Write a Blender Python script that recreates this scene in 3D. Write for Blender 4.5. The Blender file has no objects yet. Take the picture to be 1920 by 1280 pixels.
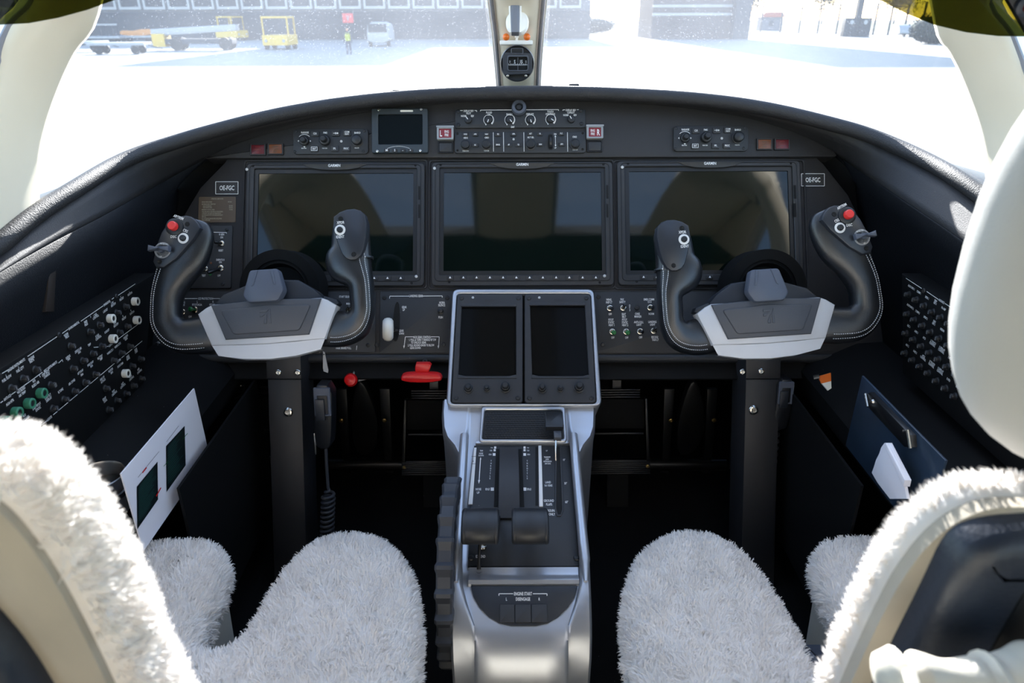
import bpy, math, random
import numpy as np
from mathutils import Vector, Matrix, noise
random.seed(7); np.random.seed(7)
R = math.radians
scn = bpy.context.scene
col = scn.collection

# ------------------------------------------------------------------ camera, sky, sun, exposure
FPX, PITCH, ROLL = 1300.0, R(25.0), R(0.2)
CAM = Vector((-0.011, 0.0, 0.95))
_F = Vector((0, math.cos(PITCH), -math.sin(PITCH)))
_U0 = Vector((0, math.sin(PITCH), math.cos(PITCH)))
_R0 = Vector((1, 0, 0))
_RT = _R0*math.cos(ROLL) - _U0*math.sin(ROLL)
_UP = _U0*math.cos(ROLL) + _R0*math.sin(ROLL)
cd = bpy.data.cameras.new('camera'); cam = bpy.data.objects.new('camera', cd); col.objects.link(cam)
cd.sensor_width = 36.0; cd.lens = FPX*36.0/1920.0; cd.clip_start = 0.02; cd.clip_end = 2000
_m = Matrix((_RT, _UP, -_F)).transposed().to_4x4(); _m.translation = CAM
cam.matrix_world = _m
cd.dof.use_dof = True; cd.dof.focus_distance = 1.22; cd.dof.aperture_fstop = 7.1
scn.camera = cam

world = bpy.data.worlds.new('sky_world'); scn.world = world; world.use_nodes = True
_nt = world.node_tree; _nt.nodes.clear()
_o = _nt.nodes.new('ShaderNodeOutputWorld'); _b = _nt.nodes.new('ShaderNodeBackground')
_s = _nt.nodes.new('ShaderNodeTexSky'); _s.sky_type = 'NISHITA'; _s.sun_disc = False
_s.sun_elevation = R(20); _s.sun_rotation = R(0); _s.air_density = 1.0; _s.dust_density = 0.5; _s.ozone_density = 1.0
_b.inputs['Strength'].default_value = 0.40
_nt.links.new(_s.outputs[0], _b.inputs[0]); _nt.links.new(_b.outputs[0], _o.inputs[0])
sl = bpy.data.lights.new('sun_offscreen', 'SUN'); sl.energy = 12.0; sl.angle = R(0.6); sl.color = (1.0, 0.97, 0.93)
sun = bpy.data.objects.new('sun_offscreen', sl); col.objects.link(sun)
# sun stands ahead of the nose, above the terminal, whose shade falls towards the aircraft
_sd = Vector((0.0, 0.94, 0.342)).normalized()
sun.rotation_euler = _sd.to_track_quat('Z', 'Y').to_euler()
scn.view_settings.view_transform = 'Standard'; scn.view_settings.look = 'None'
scn.view_settings.gamma = 1.0; scn.view_settings.use_curve_mapping = False
scn.view_settings.exposure = 1.0
scn.cycles.use_denoising = True
scn.cycles.max_bounces = 8; scn.cycles.diffuse_bounces = 5; scn.cycles.transparent_max_bounces = 12
scn.cycles.sample_clamp_indirect = 6.0
scn.cycles.caustics_reflective = False; scn.cycles.caustics_refractive = False

# ------------------------------------------------------------------ helpers: pixels to space
def ray(px, py): return _F + _RT*((px-960.0)/FPX) + _UP*((640.0-py)/FPX)
def W(px, py, d): return CAM + ray(px, py)*d
class Frame:
    """a flat face in the cockpit: x right, y up along the face, z out of it"""
    def __init__(s, O, X, Y):
        s.O = Vector(O); s.X = Vector(X).normalized(); s.Z = s.X.cross(Vector(Y)).normalized(); s.Y = s.Z.cross(s.X).normalized()
    def depth(s, px, py):
        r = ray(px, py); return (s.O-CAM).dot(s.Z)/r.dot(s.Z)
    def pt(s, px, py): return CAM + ray(px, py)*s.depth(px, py)
    def xy(s, px, py):
        p = s.pt(px, py) - s.O; return (p.dot(s.X), p.dot(s.Y))
    def mat(s, P=None):
        m = Matrix((s.X, s.Y, s.Z)).transposed().to_4x4(); m.translation = s.O if P is None else P; return m
def tiltframe(O, deg):
    return Frame(O, (1, 0, 0), (0, math.sin(R(deg)), math.cos(R(deg))))
F_MAIN = tiltframe(W(977, 420, 1.30), 29)
F_UP = tiltframe(W(977, 293, F_MAIN.depth(977, 293)-0.010), 24)
F_TOUCH = tiltframe(W(980, 548, F_MAIN.depth(980, 548)-0.020), 46)
_pa, _pb = W(980, 835, 1.155), W(980, 1060, 0.985)
F_QUAD = Frame((_pa+_pb)/2, (1, 0, 0), _pa-_pb)
_pa, _pb = W(980, 1098, 0.957), W(980, 1172, 0.925)
F_START = Frame((_pa+_pb)/2, (1, 0, 0), _pa-_pb)
F_CBL = Frame((-0.625, 1.0, 0.5), (0, 1, 0), (0, 0, 1))
F_CBR = Frame((0.625, 1.0, 0.5), (0, -1, 0), (0, 0, 1))

# ------------------------------------------------------------------ materials
def lin(c):
    return tuple(((x/255)/12.92 if x/255 <= 0.04045 else ((x/255+0.055)/1.055)**2.4) for x in c) + (1.0,)
MATS = {}
def mat(name, rgb, rough=0.5, metal=0.0, bump=0.0, bscale=300.0, var=0.08, vscale=6.0, dust=0.0, spec=0.5, coat=0.0, sheen=0.0, aniso=None):
    m = bpy.data.materials.new(name); m.use_nodes = True; MATS[name] = m
    nt = m.node_tree; p = nt.nodes['Principled BSDF']
    tc = nt.nodes.new('ShaderNodeTexCoord')
    n = nt.nodes.new('ShaderNodeTexNoise'); n.inputs['Scale'].default_value = vscale; n.inputs['Detail'].default_value = 5
    nt.links.new(tc.outputs['Object'], n.inputs['Vector'])
    rp = nt.nodes.new('ShaderNodeValToRGB'); c = lin(rgb)
    rp.color_ramp.elements[0].position = 0.3; rp.color_ramp.elements[1].position = 0.7
    rp.color_ramp.elements[0].color = tuple(x*(1-var) for x in c[:3])+(1,)
    rp.color_ramp.elements[1].color = tuple(min(1, x*(1+var)) for x in c[:3])+(1,)
    nt.links.new(n.outputs['Fac'], rp.inputs['Fac']); out = rp.outputs['Color']
    if dust > 0:
        v = nt.nodes.new('ShaderNodeTexVoronoi'); v.inputs['Scale'].default_value = 90
        nt.links.new(tc.outputs['Object'], v.inputs['Vector'])
        lt = nt.nodes.new('ShaderNodeMath'); lt.operation = 'LESS_THAN'; lt.inputs[1].default_value = dust
        nt.links.new(v.outputs['Distance'], lt.inputs[0])
        n2 = nt.nodes.new('ShaderNodeTexNoise'); n2.inputs['Scale'].default_value = 35
        nt.links.new(tc.outputs['Object'], n2.inputs['Vector'])
        g2 = nt.nodes.new('ShaderNodeMath'); g2.operation = 'GREATER_THAN'; g2.inputs[1].default_value = 0.58
        nt.links.new(n2.outputs['Fac'], g2.inputs[0])
        mu = nt.nodes.new('ShaderNodeMath'); mu.operation = 'MULTIPLY'
        nt.links.new(lt.outputs[0], mu.inputs[0]); nt.links.new(g2.outputs[0], mu.inputs[1])
        mx = nt.nodes.new('ShaderNodeMix'); mx.data_type = 'RGBA'
        nt.links.new(mu.outputs[0], mx.inputs[0]); nt.links.new(out, mx.inputs[6]); mx.inputs[7].default_value = (0.35, 0.35, 0.34, 1)
        out = mx.outputs[2]
    nt.links.new(out, p.inputs['Base Color'])
    p.inputs['Roughness'].default_value = rough; p.inputs['Metallic'].default_value = metal
    p.inputs['Specular IOR Level'].default_value = spec
    if coat: p.inputs['Coat Weight'].default_value = coat; p.inputs['Coat Roughness'].default_value = 0.1
    if sheen: p.inputs['Sheen Weight'].default_value = sheen; p.inputs['Sheen Roughness'].default_value = 0.5
    if bump:
        nb = nt.nodes.new('ShaderNodeTexNoise'); nb.inputs['Scale'].default_value = bscale; nb.inputs['Detail'].default_value = 3
        nt.links.new(tc.outputs['Object'], nb.inputs['Vector'])
        bp = nt.nodes.new('ShaderNodeBump'); bp.inputs['Strength'].default_value = bump; bp.inputs['Distance'].default_value = 0.002
        nt.links.new(nb.outputs['Fac'], bp.inputs['Height']); nt.links.new(bp.outputs['Normal'], p.inputs['Normal'])
    return m
mat('panel', (43, 42, 44), 0.62, bump=0.25, bscale=900, dust=0.035)
mat('panel_face', (40, 42, 46), 0.55, bump=0.12, bscale=900, dust=0.03)
mat('eyebrow', (40, 40, 43), 0.6, bump=0.3, bscale=700, dust=0.03)
mat('glare', (40, 40, 43), 0.62, bump=0.5, bscale=420, dust=0.0)
mat('liner_black', (19, 21, 26), 0.55, bump=0.3, bscale=500, dust=0.03, spec=0.22)
mat('footwell', (11, 11, 12), 0.7, dust=0.03, spec=0.22)
mat('slot_brown', (34, 26, 22), 0.6, dust=0.04)
mat('carpet', (15, 15, 16), 0.95, bump=0.8, bscale=600, dust=0.03, var=0.3, spec=0.22)
mat('bezel', (44, 44, 46), 0.5, bump=0.1, bscale=900, dust=0.025)
mat('bezel_dark', (24, 24, 26), 0.45, dust=0.02)
mat('standby', (48, 56, 62), 0.5, dust=0.02)
mat('key', (38, 38, 41), 0.5)
mat('knob', (34, 35, 38), 0.42)
mat('knob_top', (34, 35, 38), 0.42)
mat('hole', (6, 6, 7), 0.8)
mat('print', (232, 232, 232), 0.6, var=0.02)
mat('print_dim', (150, 150, 152), 0.6, var=0.02)
mat('print_tan', (170, 160, 140), 0.6)
mat('grey_dot', (190, 190, 190), 0.4)
mat('red_light', (132, 34, 42), 0.35, var=0.15, vscale=80)
mat('red_dim', (92, 22, 31), 0.35, var=0.15, vscale=80)
mat('amber_dim', (112, 62, 32), 0.35, var=0.2, vscale=80)
mat('placard_brown', (84, 68, 52), 0.45)
mat('clear_frame', (150, 152, 155), 0.25, var=0.1)
mat('silver', (182, 185, 192), 0.34, metal=0.7, bump=0.03, bscale=1500)
mat('silver_light', (205, 206, 210), 0.42, metal=0.1)
mat('silver_low', (168, 168, 171), 0.45, metal=0.1)
mat('hub_grey', (76, 78, 84), 0.5, bump=0.1, bscale=900)
mat('hub_dark', (50, 50, 53), 0.5, bump=0.1, bscale=900)
mat('clip_grey', (84, 90, 104), 0.42)
mat('housing', (34, 38, 46), 0.42)
mat('leather', (25, 27, 31), 0.33, bump=0.14, bscale=800, spec=0.8)
mat('stitch', (205, 208, 212), 0.8)
mat('grip_plate', (44, 47, 54), 0.35)
mat('column', (37, 37, 40), 0.5, dust=0.03)
mat('column_dark', (22, 22, 25), 0.5, dust=0.03)
mat('chrome', (205, 200, 190), 0.22, metal=1.0)
mat('brass', (180, 150, 90), 0.3, metal=1.0)
mat('red_paint', (205, 22, 24), 0.35)
mat('red_button', (226, 52, 50), 0.4)
mat('green', (24, 110, 52), 0.35)
mat('green_collar', (62, 132, 104), 0.45)
mat('white_plastic', (232, 230, 222), 0.4)
mat('black_plastic', (20, 20, 22), 0.35)
mat('mic_black', (22, 23, 27), 0.35)
mat('rubber', (52, 55, 62), 0.55)
mat('metal_dark', (34, 34, 36), 0.35, metal=0.4)
mat('cream', (234, 225, 205), 0.5, var=0.03)
mat('cream_cover', (214, 208, 194), 0.6, bump=0.2, bscale=120)
mat('seal', (140, 140, 146), 0.5)
mat('white_trim', (246, 244, 238), 0.4)
mat('handle_grey', (120, 124, 134), 0.45)
mat('orange', (240, 118, 34), 0.3)
mat('compass_black', (48, 50, 56), 0.45)
def fleece_material():
    m = mat('fleece', (250, 246, 242), 0.95, var=0.04, vscale=14)
    nt = m.node_tree; p = nt.nodes['Principled BSDF']; out = nt.nodes['Material Output']
    tl = nt.nodes.new('ShaderNodeBsdfTranslucent'); mx = nt.nodes.new('ShaderNodeMixShader'); mx.inputs[0].default_value = 0.38
    p.inputs['Specular IOR Level'].default_value = 0.2
    nt.links.new(p.inputs['Base Color'].links[0].from_socket, tl.inputs[0])
    nt.links.new(p.outputs[0], mx.inputs[1]); nt.links.new(tl.outputs[0], mx.inputs[2]); nt.links.new(mx.outputs[0], out.inputs[0])
fleece_material()
mat('suede', (182, 172, 156), 0.9, var=0.2, vscale=5, bump=0.3, bscale=90)
mat('seat_leather', (40, 46, 58), 0.42, bump=0.25, bscale=260)
mat('shell', (20, 21, 24), 0.28, coat=0.3)
mat('headrest', (184, 184, 182), 0.85, var=0.03, vscale=5, bump=0.15, bscale=700)
mat('paper', (232, 230, 236), 0.6, var=0.02)
mat('screenprint', (12, 22, 24), 0.4)
mat('teal_print', (60, 120, 110), 0.5)
mat('board_blue', (36, 50, 66), 0.35, var=0.25, vscale=14)
mat('steel', (170, 168, 165), 0.28, metal=1.0)
mat('pad', (22, 22, 24), 0.6)
# outdoors
mat('concrete', (132, 131, 128), 0.9, var=0.05, vscale=0.05)
mat('grass', (66, 82, 48), 0.95, var=0.25, vscale=0.4)
mat('yellow', (196, 158, 40), 0.5)
mat('white_paint', (150, 150, 152), 0.5)
mat('tyre', (28, 28, 30), 0.8)
mat('facade', (78, 82, 92), 0.7)
mat('facade_dark', (44, 50, 60), 0.85)
mat('brick', (74, 66, 68), 0.8, var=0.15, vscale=0.5)
mat('hedge', (36, 46, 40), 0.9, var=0.4, vscale=2.0)
mat('post_dark', (36, 40, 50), 0.6)
mat('hivis', (160, 160, 30), 0.7)
mat('skin', (188, 140, 112), 0.6)
mat('jeans', (52, 58, 78), 0.8)
mat('red_sign', (200, 60, 60), 0.5)
mat('crate', (200, 130, 60), 0.7)
mat('house_roof', (150, 84, 66), 0.8)

def screen_material(name, base, rough, spec=0.5):
    m = bpy.data.materials.new(name); m.use_nodes = True; MATS[name] = m
    nt = m.node_tree; p = nt.nodes['Principled BSDF']
    tc = nt.nodes.new('ShaderNodeTexCoord')
    n = nt.nodes.new('ShaderNodeTexNoise'); n.inputs['Scale'].default_value = 60; n.inputs['Detail'].default_value = 6
    mp = nt.nodes.new('ShaderNodeMapping'); mp.inputs['Scale'].default_value = (0.5, 4, 1)
    nt.links.new(tc.outputs['Object'], mp.inputs['Vector']); nt.links.new(mp.outputs[0], n.inputs['Vector'])
    mr = nt.nodes.new('ShaderNodeMapRange'); mr.inputs['To Min'].default_value = rough*0.6; mr.inputs['To Max'].default_value = rough*1.5
    nt.links.new(n.outputs['Fac'], mr.inputs['Value']); nt.links.new(mr.outputs[0], p.inputs['Roughness'])
    v = nt.nodes.new('ShaderNodeTexVoronoi'); v.inputs['Scale'].default_value = 110; nt.links.new(tc.outputs['Object'], v.inputs['Vector'])
    lt = nt.nodes.new('ShaderNodeMath'); lt.operation = 'LESS_THAN'; lt.inputs[1].default_value = 0.035; nt.links.new(v.outputs['Distance'], lt.inputs[0])
    mx = nt.nodes.new('ShaderNodeMix'); mx.data_type = 'RGBA'; nt.links.new(lt.outputs[0], mx.inputs[0])
    mx.inputs[6].default_value = base+(1,); mx.inputs[7].default_value = (0.06, 0.08, 0.07, 1)
    nt.links.new(mx.outputs[2], p.inputs['Base Color'])
    p.inputs['Specular IOR Level'].default_value = spec
    return m
screen_material('display_glass', (0.0025, 0.006, 0.005), 0.05)
screen_material('touch_glass', (0.006, 0.006, 0.006), 0.09, 0.05)
screen_material('standby_glass', (0.004, 0.006, 0.006), 0.08, 0.05)

def glass_material(name, tint, haze, scratches):
    m = bpy.data.materials.new(name); m.use_nodes = True; MATS[name] = m
    nt = m.node_tree; nt.nodes.clear(); N = nt.nodes.new; L = nt.links.new
    out = N('ShaderNodeOutputMaterial'); tr = N('ShaderNodeBsdfTransparent'); tr.inputs[0].default_value = tint
    df = N('ShaderNodeBsdfTranslucent'); df.inputs[0].default_value = (0.86, 0.91, 1.0, 1)
    tc = N('ShaderNodeTexCoord')
    if scratches:
        n1 = N('ShaderNodeTexNoise'); n1.inputs['Scale'].default_value = 3.0; n1.inputs['Detail'].default_value = 4; L(tc.outputs['Object'], n1.inputs['Vector'])
        mr = N('ShaderNodeMapRange'); mr.inputs['From Min'].default_value = 0.3; mr.inputs['From Max'].default_value = 0.7
        mr.inputs['To Min'].default_value = haze*0.75; mr.inputs['To Max'].default_value = haze*1.25; L(n1.outputs['Fac'], mr.inputs['Value'])
        # specks of dirt
        v = N('ShaderNodeTexVoronoi'); v.inputs['Scale'].default_value = 160; L(tc.outputs['Object'], v.inputs['Vector'])
        lt = N('ShaderNodeMath'); lt.operation = 'LESS_THAN'; lt.inputs[1].default_value = 0.16; L(v.outputs['Distance'], lt.inputs[0])
        # short slanting scratches: stretched cells
        mp = N('ShaderNodeMapping'); mp.inputs['Rotation'].default_value = (0.3, 0.5, 0.6); mp.inputs['Scale'].default_value = (26, 150, 150); L(tc.outputs['Object'], mp.inputs['Vector'])
        v2 = N('ShaderNodeTexVoronoi'); v2.inputs['Scale'].default_value = 1.0; L(mp.outputs[0], v2.inputs['Vector'])
        lt2 = N('ShaderNodeMath'); lt2.operation = 'LESS_THAN'; lt2.inputs[1].default_value = 0.1; L(v2.outputs['Distance'], lt2.inputs[0])
        ad = N('ShaderNodeMath'); ad.operation = 'MAXIMUM'; L(lt.outputs[0], ad.inputs[0]); L(lt2.outputs[0], ad.inputs[1])
        ml = N('ShaderNodeMath'); ml.operation = 'MULTIPLY'; ml.inputs[1].default_value = scratches; L(ad.outputs[0], ml.inputs[0])
        sm = N('ShaderNodeMath'); sm.operation = 'ADD'; sm.use_clamp = True; L(mr.outputs[0], sm.inputs[0]); L(ml.outputs[0], sm.inputs[1])
        fac = sm.outputs[0]
    else:
        val = N('ShaderNodeValue'); val.outputs[0].default_value = haze; fac = val.outputs[0]
    mx = N('ShaderNodeMixShader'); L(fac, mx.inputs[0]); L(tr.outputs[0], mx.inputs[1]); L(df.outputs[0], mx.inputs[2])
    gl = N('ShaderNodeBsdfGlossy'); gl.inputs['Roughness'].default_value = 0.03
    mg = N('ShaderNodeMixShader'); mg.inputs[0].default_value = 0.04; L(mx.outputs[0], mg.inputs[1]); L(gl.outputs[0], mg.inputs[2])
    L(mg.outputs[0], out.inputs[0]); return m
glass_material('windshield', (0.93, 0.95, 0.97, 1), 0.075, 0.10)
glass_material('side_glass', (0.93, 0.95, 0.96, 1), 0.02, 0.0)
def visor_material():
    m = glass_material('visor', (0.21, 0.215, 0.08, 1), 0.0, 0.0)
    return m
visor_material()

# ------------------------------------------------------------------ mesh building
def rr(x0, y0, x1, y1, r, k=4):
    if x0 > x1: x0, x1 = x1, x0
    if y0 > y1: y0, y1 = y1, y0
    r = min(r, (x1-x0)/2*0.999, (y1-y0)/2*0.999)
    pts = []
    for cx, cy, a0 in ((x1-r, y0+r, -90), (x1-r, y1-r, 0), (x0+r, y1-r, 90), (x0+r, y0+r, 180)):
        for i in range(k+1):
            a = R(a0+90.0*i/k); pts.append((cx+r*math.cos(a), cy+r*math.sin(a)))
    return pts
def area2(p): return sum(p[i][0]*p[(i+1) % len(p)][1]-p[(i+1) % len(p)][0]*p[i][1] for i in range(len(p)))
def ccw(p): return list(p) if area2(p) > 0 else list(reversed(p))
def inset(p, d):
    n = len(p); out = []
    for i in range(n):
        a, b, c = Vector(p[i-1]).to_2d(), Vector(p[i]).to_2d(), Vector(p[(i+1) % n]).to_2d()
        e1 = (b-a); e2 = (c-b)
        e1 = e1.normalized() if e1.length > 1e-9 else e2.normalized(); e2 = e2.normalized() if e2.length > 1e-9 else e1
        n1 = Vector((-e1.y, e1.x)); n2 = Vector((-e2.y, e2.x)); m = n1+n2
        if m.length < 1e-6: m = n1
        m.normalize(); s = d/max(0.45, m.dot(n1))
        q = b+m*s; out.append((q.x, q.y))
    return out
def chaikin(p, it=2, closed=True):
    for _ in range(it):
        q = []; n = len(p)
        for i in range(n if closed else n-1):
            a, b = p[i], p[(i+1) % n]
            q.append(tuple(0.75*x+0.25*y for x, y in zip(a, b))); q.append(tuple(0.25*x+0.75*y for x, y in zip(a, b)))
        p = q if closed else [p[0]]+q+[p[-1]]
    return p
def spline(pts, n):
    """Catmull-Rom through tuples of any length"""
    P = [np.array(p, float) for p in pts]; P = [2*P[0]-P[1]]+P+[2*P[-1]-P[-2]]; out = []
    segs = len(P)-3
    for i in range(segs):
        for j in range(n):
            t = j/n; a, b, c, d = P[i:i+4]
            out.append(0.5*((2*b)+(-a+c)*t+(2*a-5*b+4*c-d)*t*t+(-a+3*b-3*c+d)*t**3))
    out.append(P[-2]); return out

_TXT = {}
def glyphs(s):
    if s in _TXT: return _TXT[s]
    cu = bpy.data.curves.new('t', 'FONT'); cu.body = s; cu.size = 1.0; cu.resolution_u = 2; cu.fill_mode = 'FRONT'; cu.offset = 0.02
    ob = bpy.data.objects.new('t', cu); col.objects.link(ob)
    dg = bpy.context.evaluated_depsgraph_get(); dg.update()
    me = bpy.data.meshes.new_from_object(ob.evaluated_get(dg))
    V = [(v.co.x, v.co.y) for v in me.vertices]; Fc = [tuple(p.vertices) for p in me.polygons]
    bpy.data.meshes.remove(me); bpy.data.objects.remove(ob); bpy.data.curves.remove(cu)
    w = max((v[0] for v in V), default=0); _TXT[s] = (V, Fc, w); return _TXT[s]
CAP = 0.70
class MB:
    def __init__(s): s.v = []; s.f = []
    def add(s, V, Fc, m=None):
        o = len(s.v)
        s.v += [tuple(m @ Vector(p)) for p in V] if m is not None else [tuple(p) for p in V]
        s.f += [tuple(i+o for i in f) for f in Fc]; return s
    def prism(s, loop, z0, z1, bev=0.0, m=None, bottom=True):
        loop = ccw(loop); n = len(loop)
        rows = [[(x, y, z0) for x, y in loop]]
        if bev > 0:
            rows.append([(x, y, z1-bev) for x, y in loop])
            l2 = inset(loop, bev*0.35); rows.append([(x, y, z1-bev*0.3) for x, y in l2])
            l3 = inset(loop, bev); rows.append([(x, y, z1) for x, y in l3])
        else: rows.append([(x, y, z1) for x, y in loop])
        V = [p for r in rows for p in r]; Fc = []
        for k in range(len(rows)-1):
            for i in range(n):
                j = (i+1) % n; Fc.append((k*n+i, k*n+j, (k+1)*n+j, (k+1)*n+i))
        b = (len(rows)-1)*n; Fc.append(tuple(b+i for i in range(n)))
        if bottom: Fc.append(tuple(reversed(range(n))))
        return s.add(V, Fc, m)
    def box(s, x0, x1, y0, y1, z0, z1, bev=0.0, m=None):
        return s.prism([(x0, y0), (x1, y0), (x1, y1), (x0, y1)], z0, z1, bev, m)
    def ring(s, outer, inner, z0, z1, bev=0.0, m=None):
        outer, inner = ccw(outer), ccw(inner); n = len(outer); assert n == len(inner)
        lo = [(outer, z0), (outer, z1-bev), (inset(outer, bev) if bev else outer, z1), (inset(inner, -bev) if bev else inner, z1), (inner, z1-bev), (inner, z0)]
        V = [(x, y, z) for l, z in lo for x, y in l]; Fc = []; K = len(lo)
        for k in range(K):
            k2 = (k+1) % K
            for i in range(n):
                j = (i+1) % n; Fc.append((k*n+i, k*n+j, k2*n+j, k2*n+i))
        return s.add(V, Fc, m)
    def lathe(s, prof, x=0, y=0, n=20, m=None, a0=0.0, a1=360.0):
        full = abs(a1-a0-360) < 1e-6; c = n if full else n+1
        V = []; Fc = []
        for r, z in prof:
            for i in range(c):
                a = R(a0+(a1-a0)*i/n); V.append((x+r*math.cos(a), y+r*math.sin(a), z))
        for k in range(len(prof)-1):
            for i in range(n):
                j = (i+1) % c; Fc.append((k*c+i, k*c+j, (k+1)*c+j, (k+1)*c+i))
        if full:
            if prof[-1][0] > 1e-6: Fc.append(tuple((len(prof)-1)*c+i for i in range(c)))
            if prof[0][0] > 1e-6: Fc.append(tuple(reversed(range(c))))
        return s.add(V, Fc, m)
    def tube(s, path, r, n=8, m=None, closed=False, flat=None):
        P = [Vector(p) for p in path]; K = len(P); V = []; Fc = []
        up = Vector((0, 0, 1)); prev = None
        for i, p in enumerate(P):
            t = (P[(i+1) % K]-P[i-1]) if closed else (P[min(K-1, i+1)]-P[max(0, i-1)])
            t.normalize()
            if prev is None:
                u = up if abs(t.dot(up)) < 0.9 else Vector((1, 0, 0))
                a = t.cross(u).normalized()
            else: a = (prev - t*prev.dot(t)).normalized()
            prev = a; b = t.cross(a); rad = r[i] if isinstance(r, (list, tuple)) else r
            for k in range(n):
                q = 2*math.pi*k/n; V.append(p+a*rad*math.cos(q)+b*rad*math.sin(q))
        for i in range(K if closed else K-1):
            i2 = (i+1) % K
            for k in range(n):
                j = (k+1) % n; Fc.append((i*n+k, i*n+j, i2*n+j, i2*n+k))
        if not closed: Fc.append(tuple(reversed(range(n)))); Fc.append(tuple((K-1)*n+k for k in range(n)))
        return s.add(V, Fc, m)
    def grid(s, rows, m=None, close=False):
        n = len(rows[0]); V = [tuple(p) for r in rows for p in r]; Fc = []
        for k in range(len(rows)-1):
            for i in range(n if close else n-1):
                j = (i+1) % n; Fc.append((k*n+i, k*n+j, (k+1)*n+j, (k+1)*n+i))
        return s.add(V, Fc, m)
    def sphere(s, c, r, n=14, m=None):
        rx, ry, rz = r if isinstance(r, (list, tuple)) else (r, r, r); k = n//2
        V = []; Fc = []
        for i in range(k+1):
            t = math.pi*i/k
            for j in range(n):
                a = 2*math.pi*j/n; V.append((c[0]+rx*math.sin(t)*math.cos(a), c[1]+ry*math.sin(t)*math.sin(a), c[2]-rz*math.cos(t)))
        for i in range(k):
            for j in range(n): Fc.append((i*n+j, i*n+(j+1) % n, (i+1)*n+(j+1) % n, (i+1)*n+j))
        return s.add(V, Fc, m)
    def sweep(s, secs, n=16, m=None, ex=2.4):
        """secs: (x, y, z, half width in plane, half depth)"""
        K = len(secs); V = []; Fc = []
        for i, q in enumerate(secs):
            a, b = secs[max(0, i-1)], secs[min(K-1, i+1)]
            tx, ty = b[0]-a[0], b[1]-a[1]; l = math.hypot(tx, ty) or 1; sx, sy = ty/l, -tx/l
            for k in range(n):
                t = 2*math.pi*k/n; c, d = math.cos(t), math.sin(t)
                c = math.copysign(abs(c)**(2/ex), c); d = math.copysign(abs(d)**(2/ex), d)
                V.append((q[0]+sx*q[3]*c, q[1]+sy*q[3]*c, q[2]+q[4]*d))
        for i in range(K-1):
            for k in range(n):
                j = (k+1) % n; Fc.append((i*n+k, i*n+j, (i+1)*n+j, (i+1)*n+k))
        Fc.append(tuple(reversed(range(n)))); Fc.append(tuple((K-1)*n+k for k in range(n)))
        return s.add(V, Fc, m)
    def text(s, st, x, y, h, z=0.0, al='C', sx=0.8, rot=0.0, m=None):
        """h is the height of a capital; y the middle of the line"""
        V, Fc, w = glyphs(st); k = h/CAP; sx *= 0.82; ww = w*k*sx
        ox = -ww/2 if al == 'C' else (-ww if al == 'R' else 0)
        c, d = math.cos(rot), math.sin(rot); P = []
        for a, b in V:
            u, v = a*k*sx+ox, b*k-h/2; P.append((x+u*c-v*d, y+u*d+v*c, z))
        return s.add(P, Fc, m)
    def line(s, x0, y0, x1, y1, w, z=0.0, m=None):
        dx, dy = x1-x0, y1-y0; l = math.hypot(dx, dy) or 1; nx, ny = -dy/l*w/2, dx/l*w/2
        return s.add([(x0+nx, y0+ny, z), (x0-nx, y0-ny, z), (x1-nx, y1-ny, z), (x1+nx, y1+ny, z)], [(0, 1, 2, 3)], m)
    def poly(s, pts, z=0.0, m=None):
        pts = ccw(pts); return s.add([(x, y, z) for x, y in pts], [tuple(range(len(pts)))], m)
    def mesh(s, name, mt, ang=38):
        me = bpy.data.meshes.new(name); me.from_pydata(s.v, [], s.f); me.validate()
        me.materials.append(MATS[mt] if isinstance(mt, str) else mt)
        me.polygons.foreach_set('use_smooth', [True]*len(me.polygons)); me.set_sharp_from_angle(angle=R(ang)); me.update(); return me
    def build(s, name, mt, parent=None, ang=38): return obj(name, s.mesh(name, mt, ang), parent)
def recalc(o):
    import bmesh
    b = bmesh.new(); b.from_mesh(o.data); bmesh.ops.recalc_face_normals(b, faces=b.faces); b.to_mesh(o.data); b.free(); return o
def obj(name, me, parent=None, loc=None):
    o = bpy.data.objects.new(name, me); col.objects.link(o)
    if parent is not None: o.parent = parent
    if loc is not None: o.location = loc
    return o
def tag(o, label, cat, group=None):
    o['label'] = label; o['category'] = cat
    if group: o['group'] = group
    return o
def struct(o, label=None, cat=None):
    o['kind'] = 'structure'
    if label: o['label'] = label
    if cat: o['category'] = cat
    return o
def thing(name, label, cat, m=None, group=None):
    o = bpy.data.objects.new(name, None); o.empty_display_size = 0.02; col.objects.link(o)
    if m is not None: o.matrix_world = m
    return tag(o, label, cat, group)
def recenter(o):
    """put a world-space mesh's origin at its base"""
    me = o.data; c = np.empty(len(me.vertices)*3); me.vertices.foreach_get('co', c); c = c.reshape(-1, 3)
    b = np.array(((c[:, 0].min()+c[:, 0].max())/2, (c[:, 1].min()+c[:, 1].max())/2, c[:, 2].min()))
    me.vertices.foreach_set('co', (c-b).ravel()); o.location = Vector(b); me.update(); return o

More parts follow.
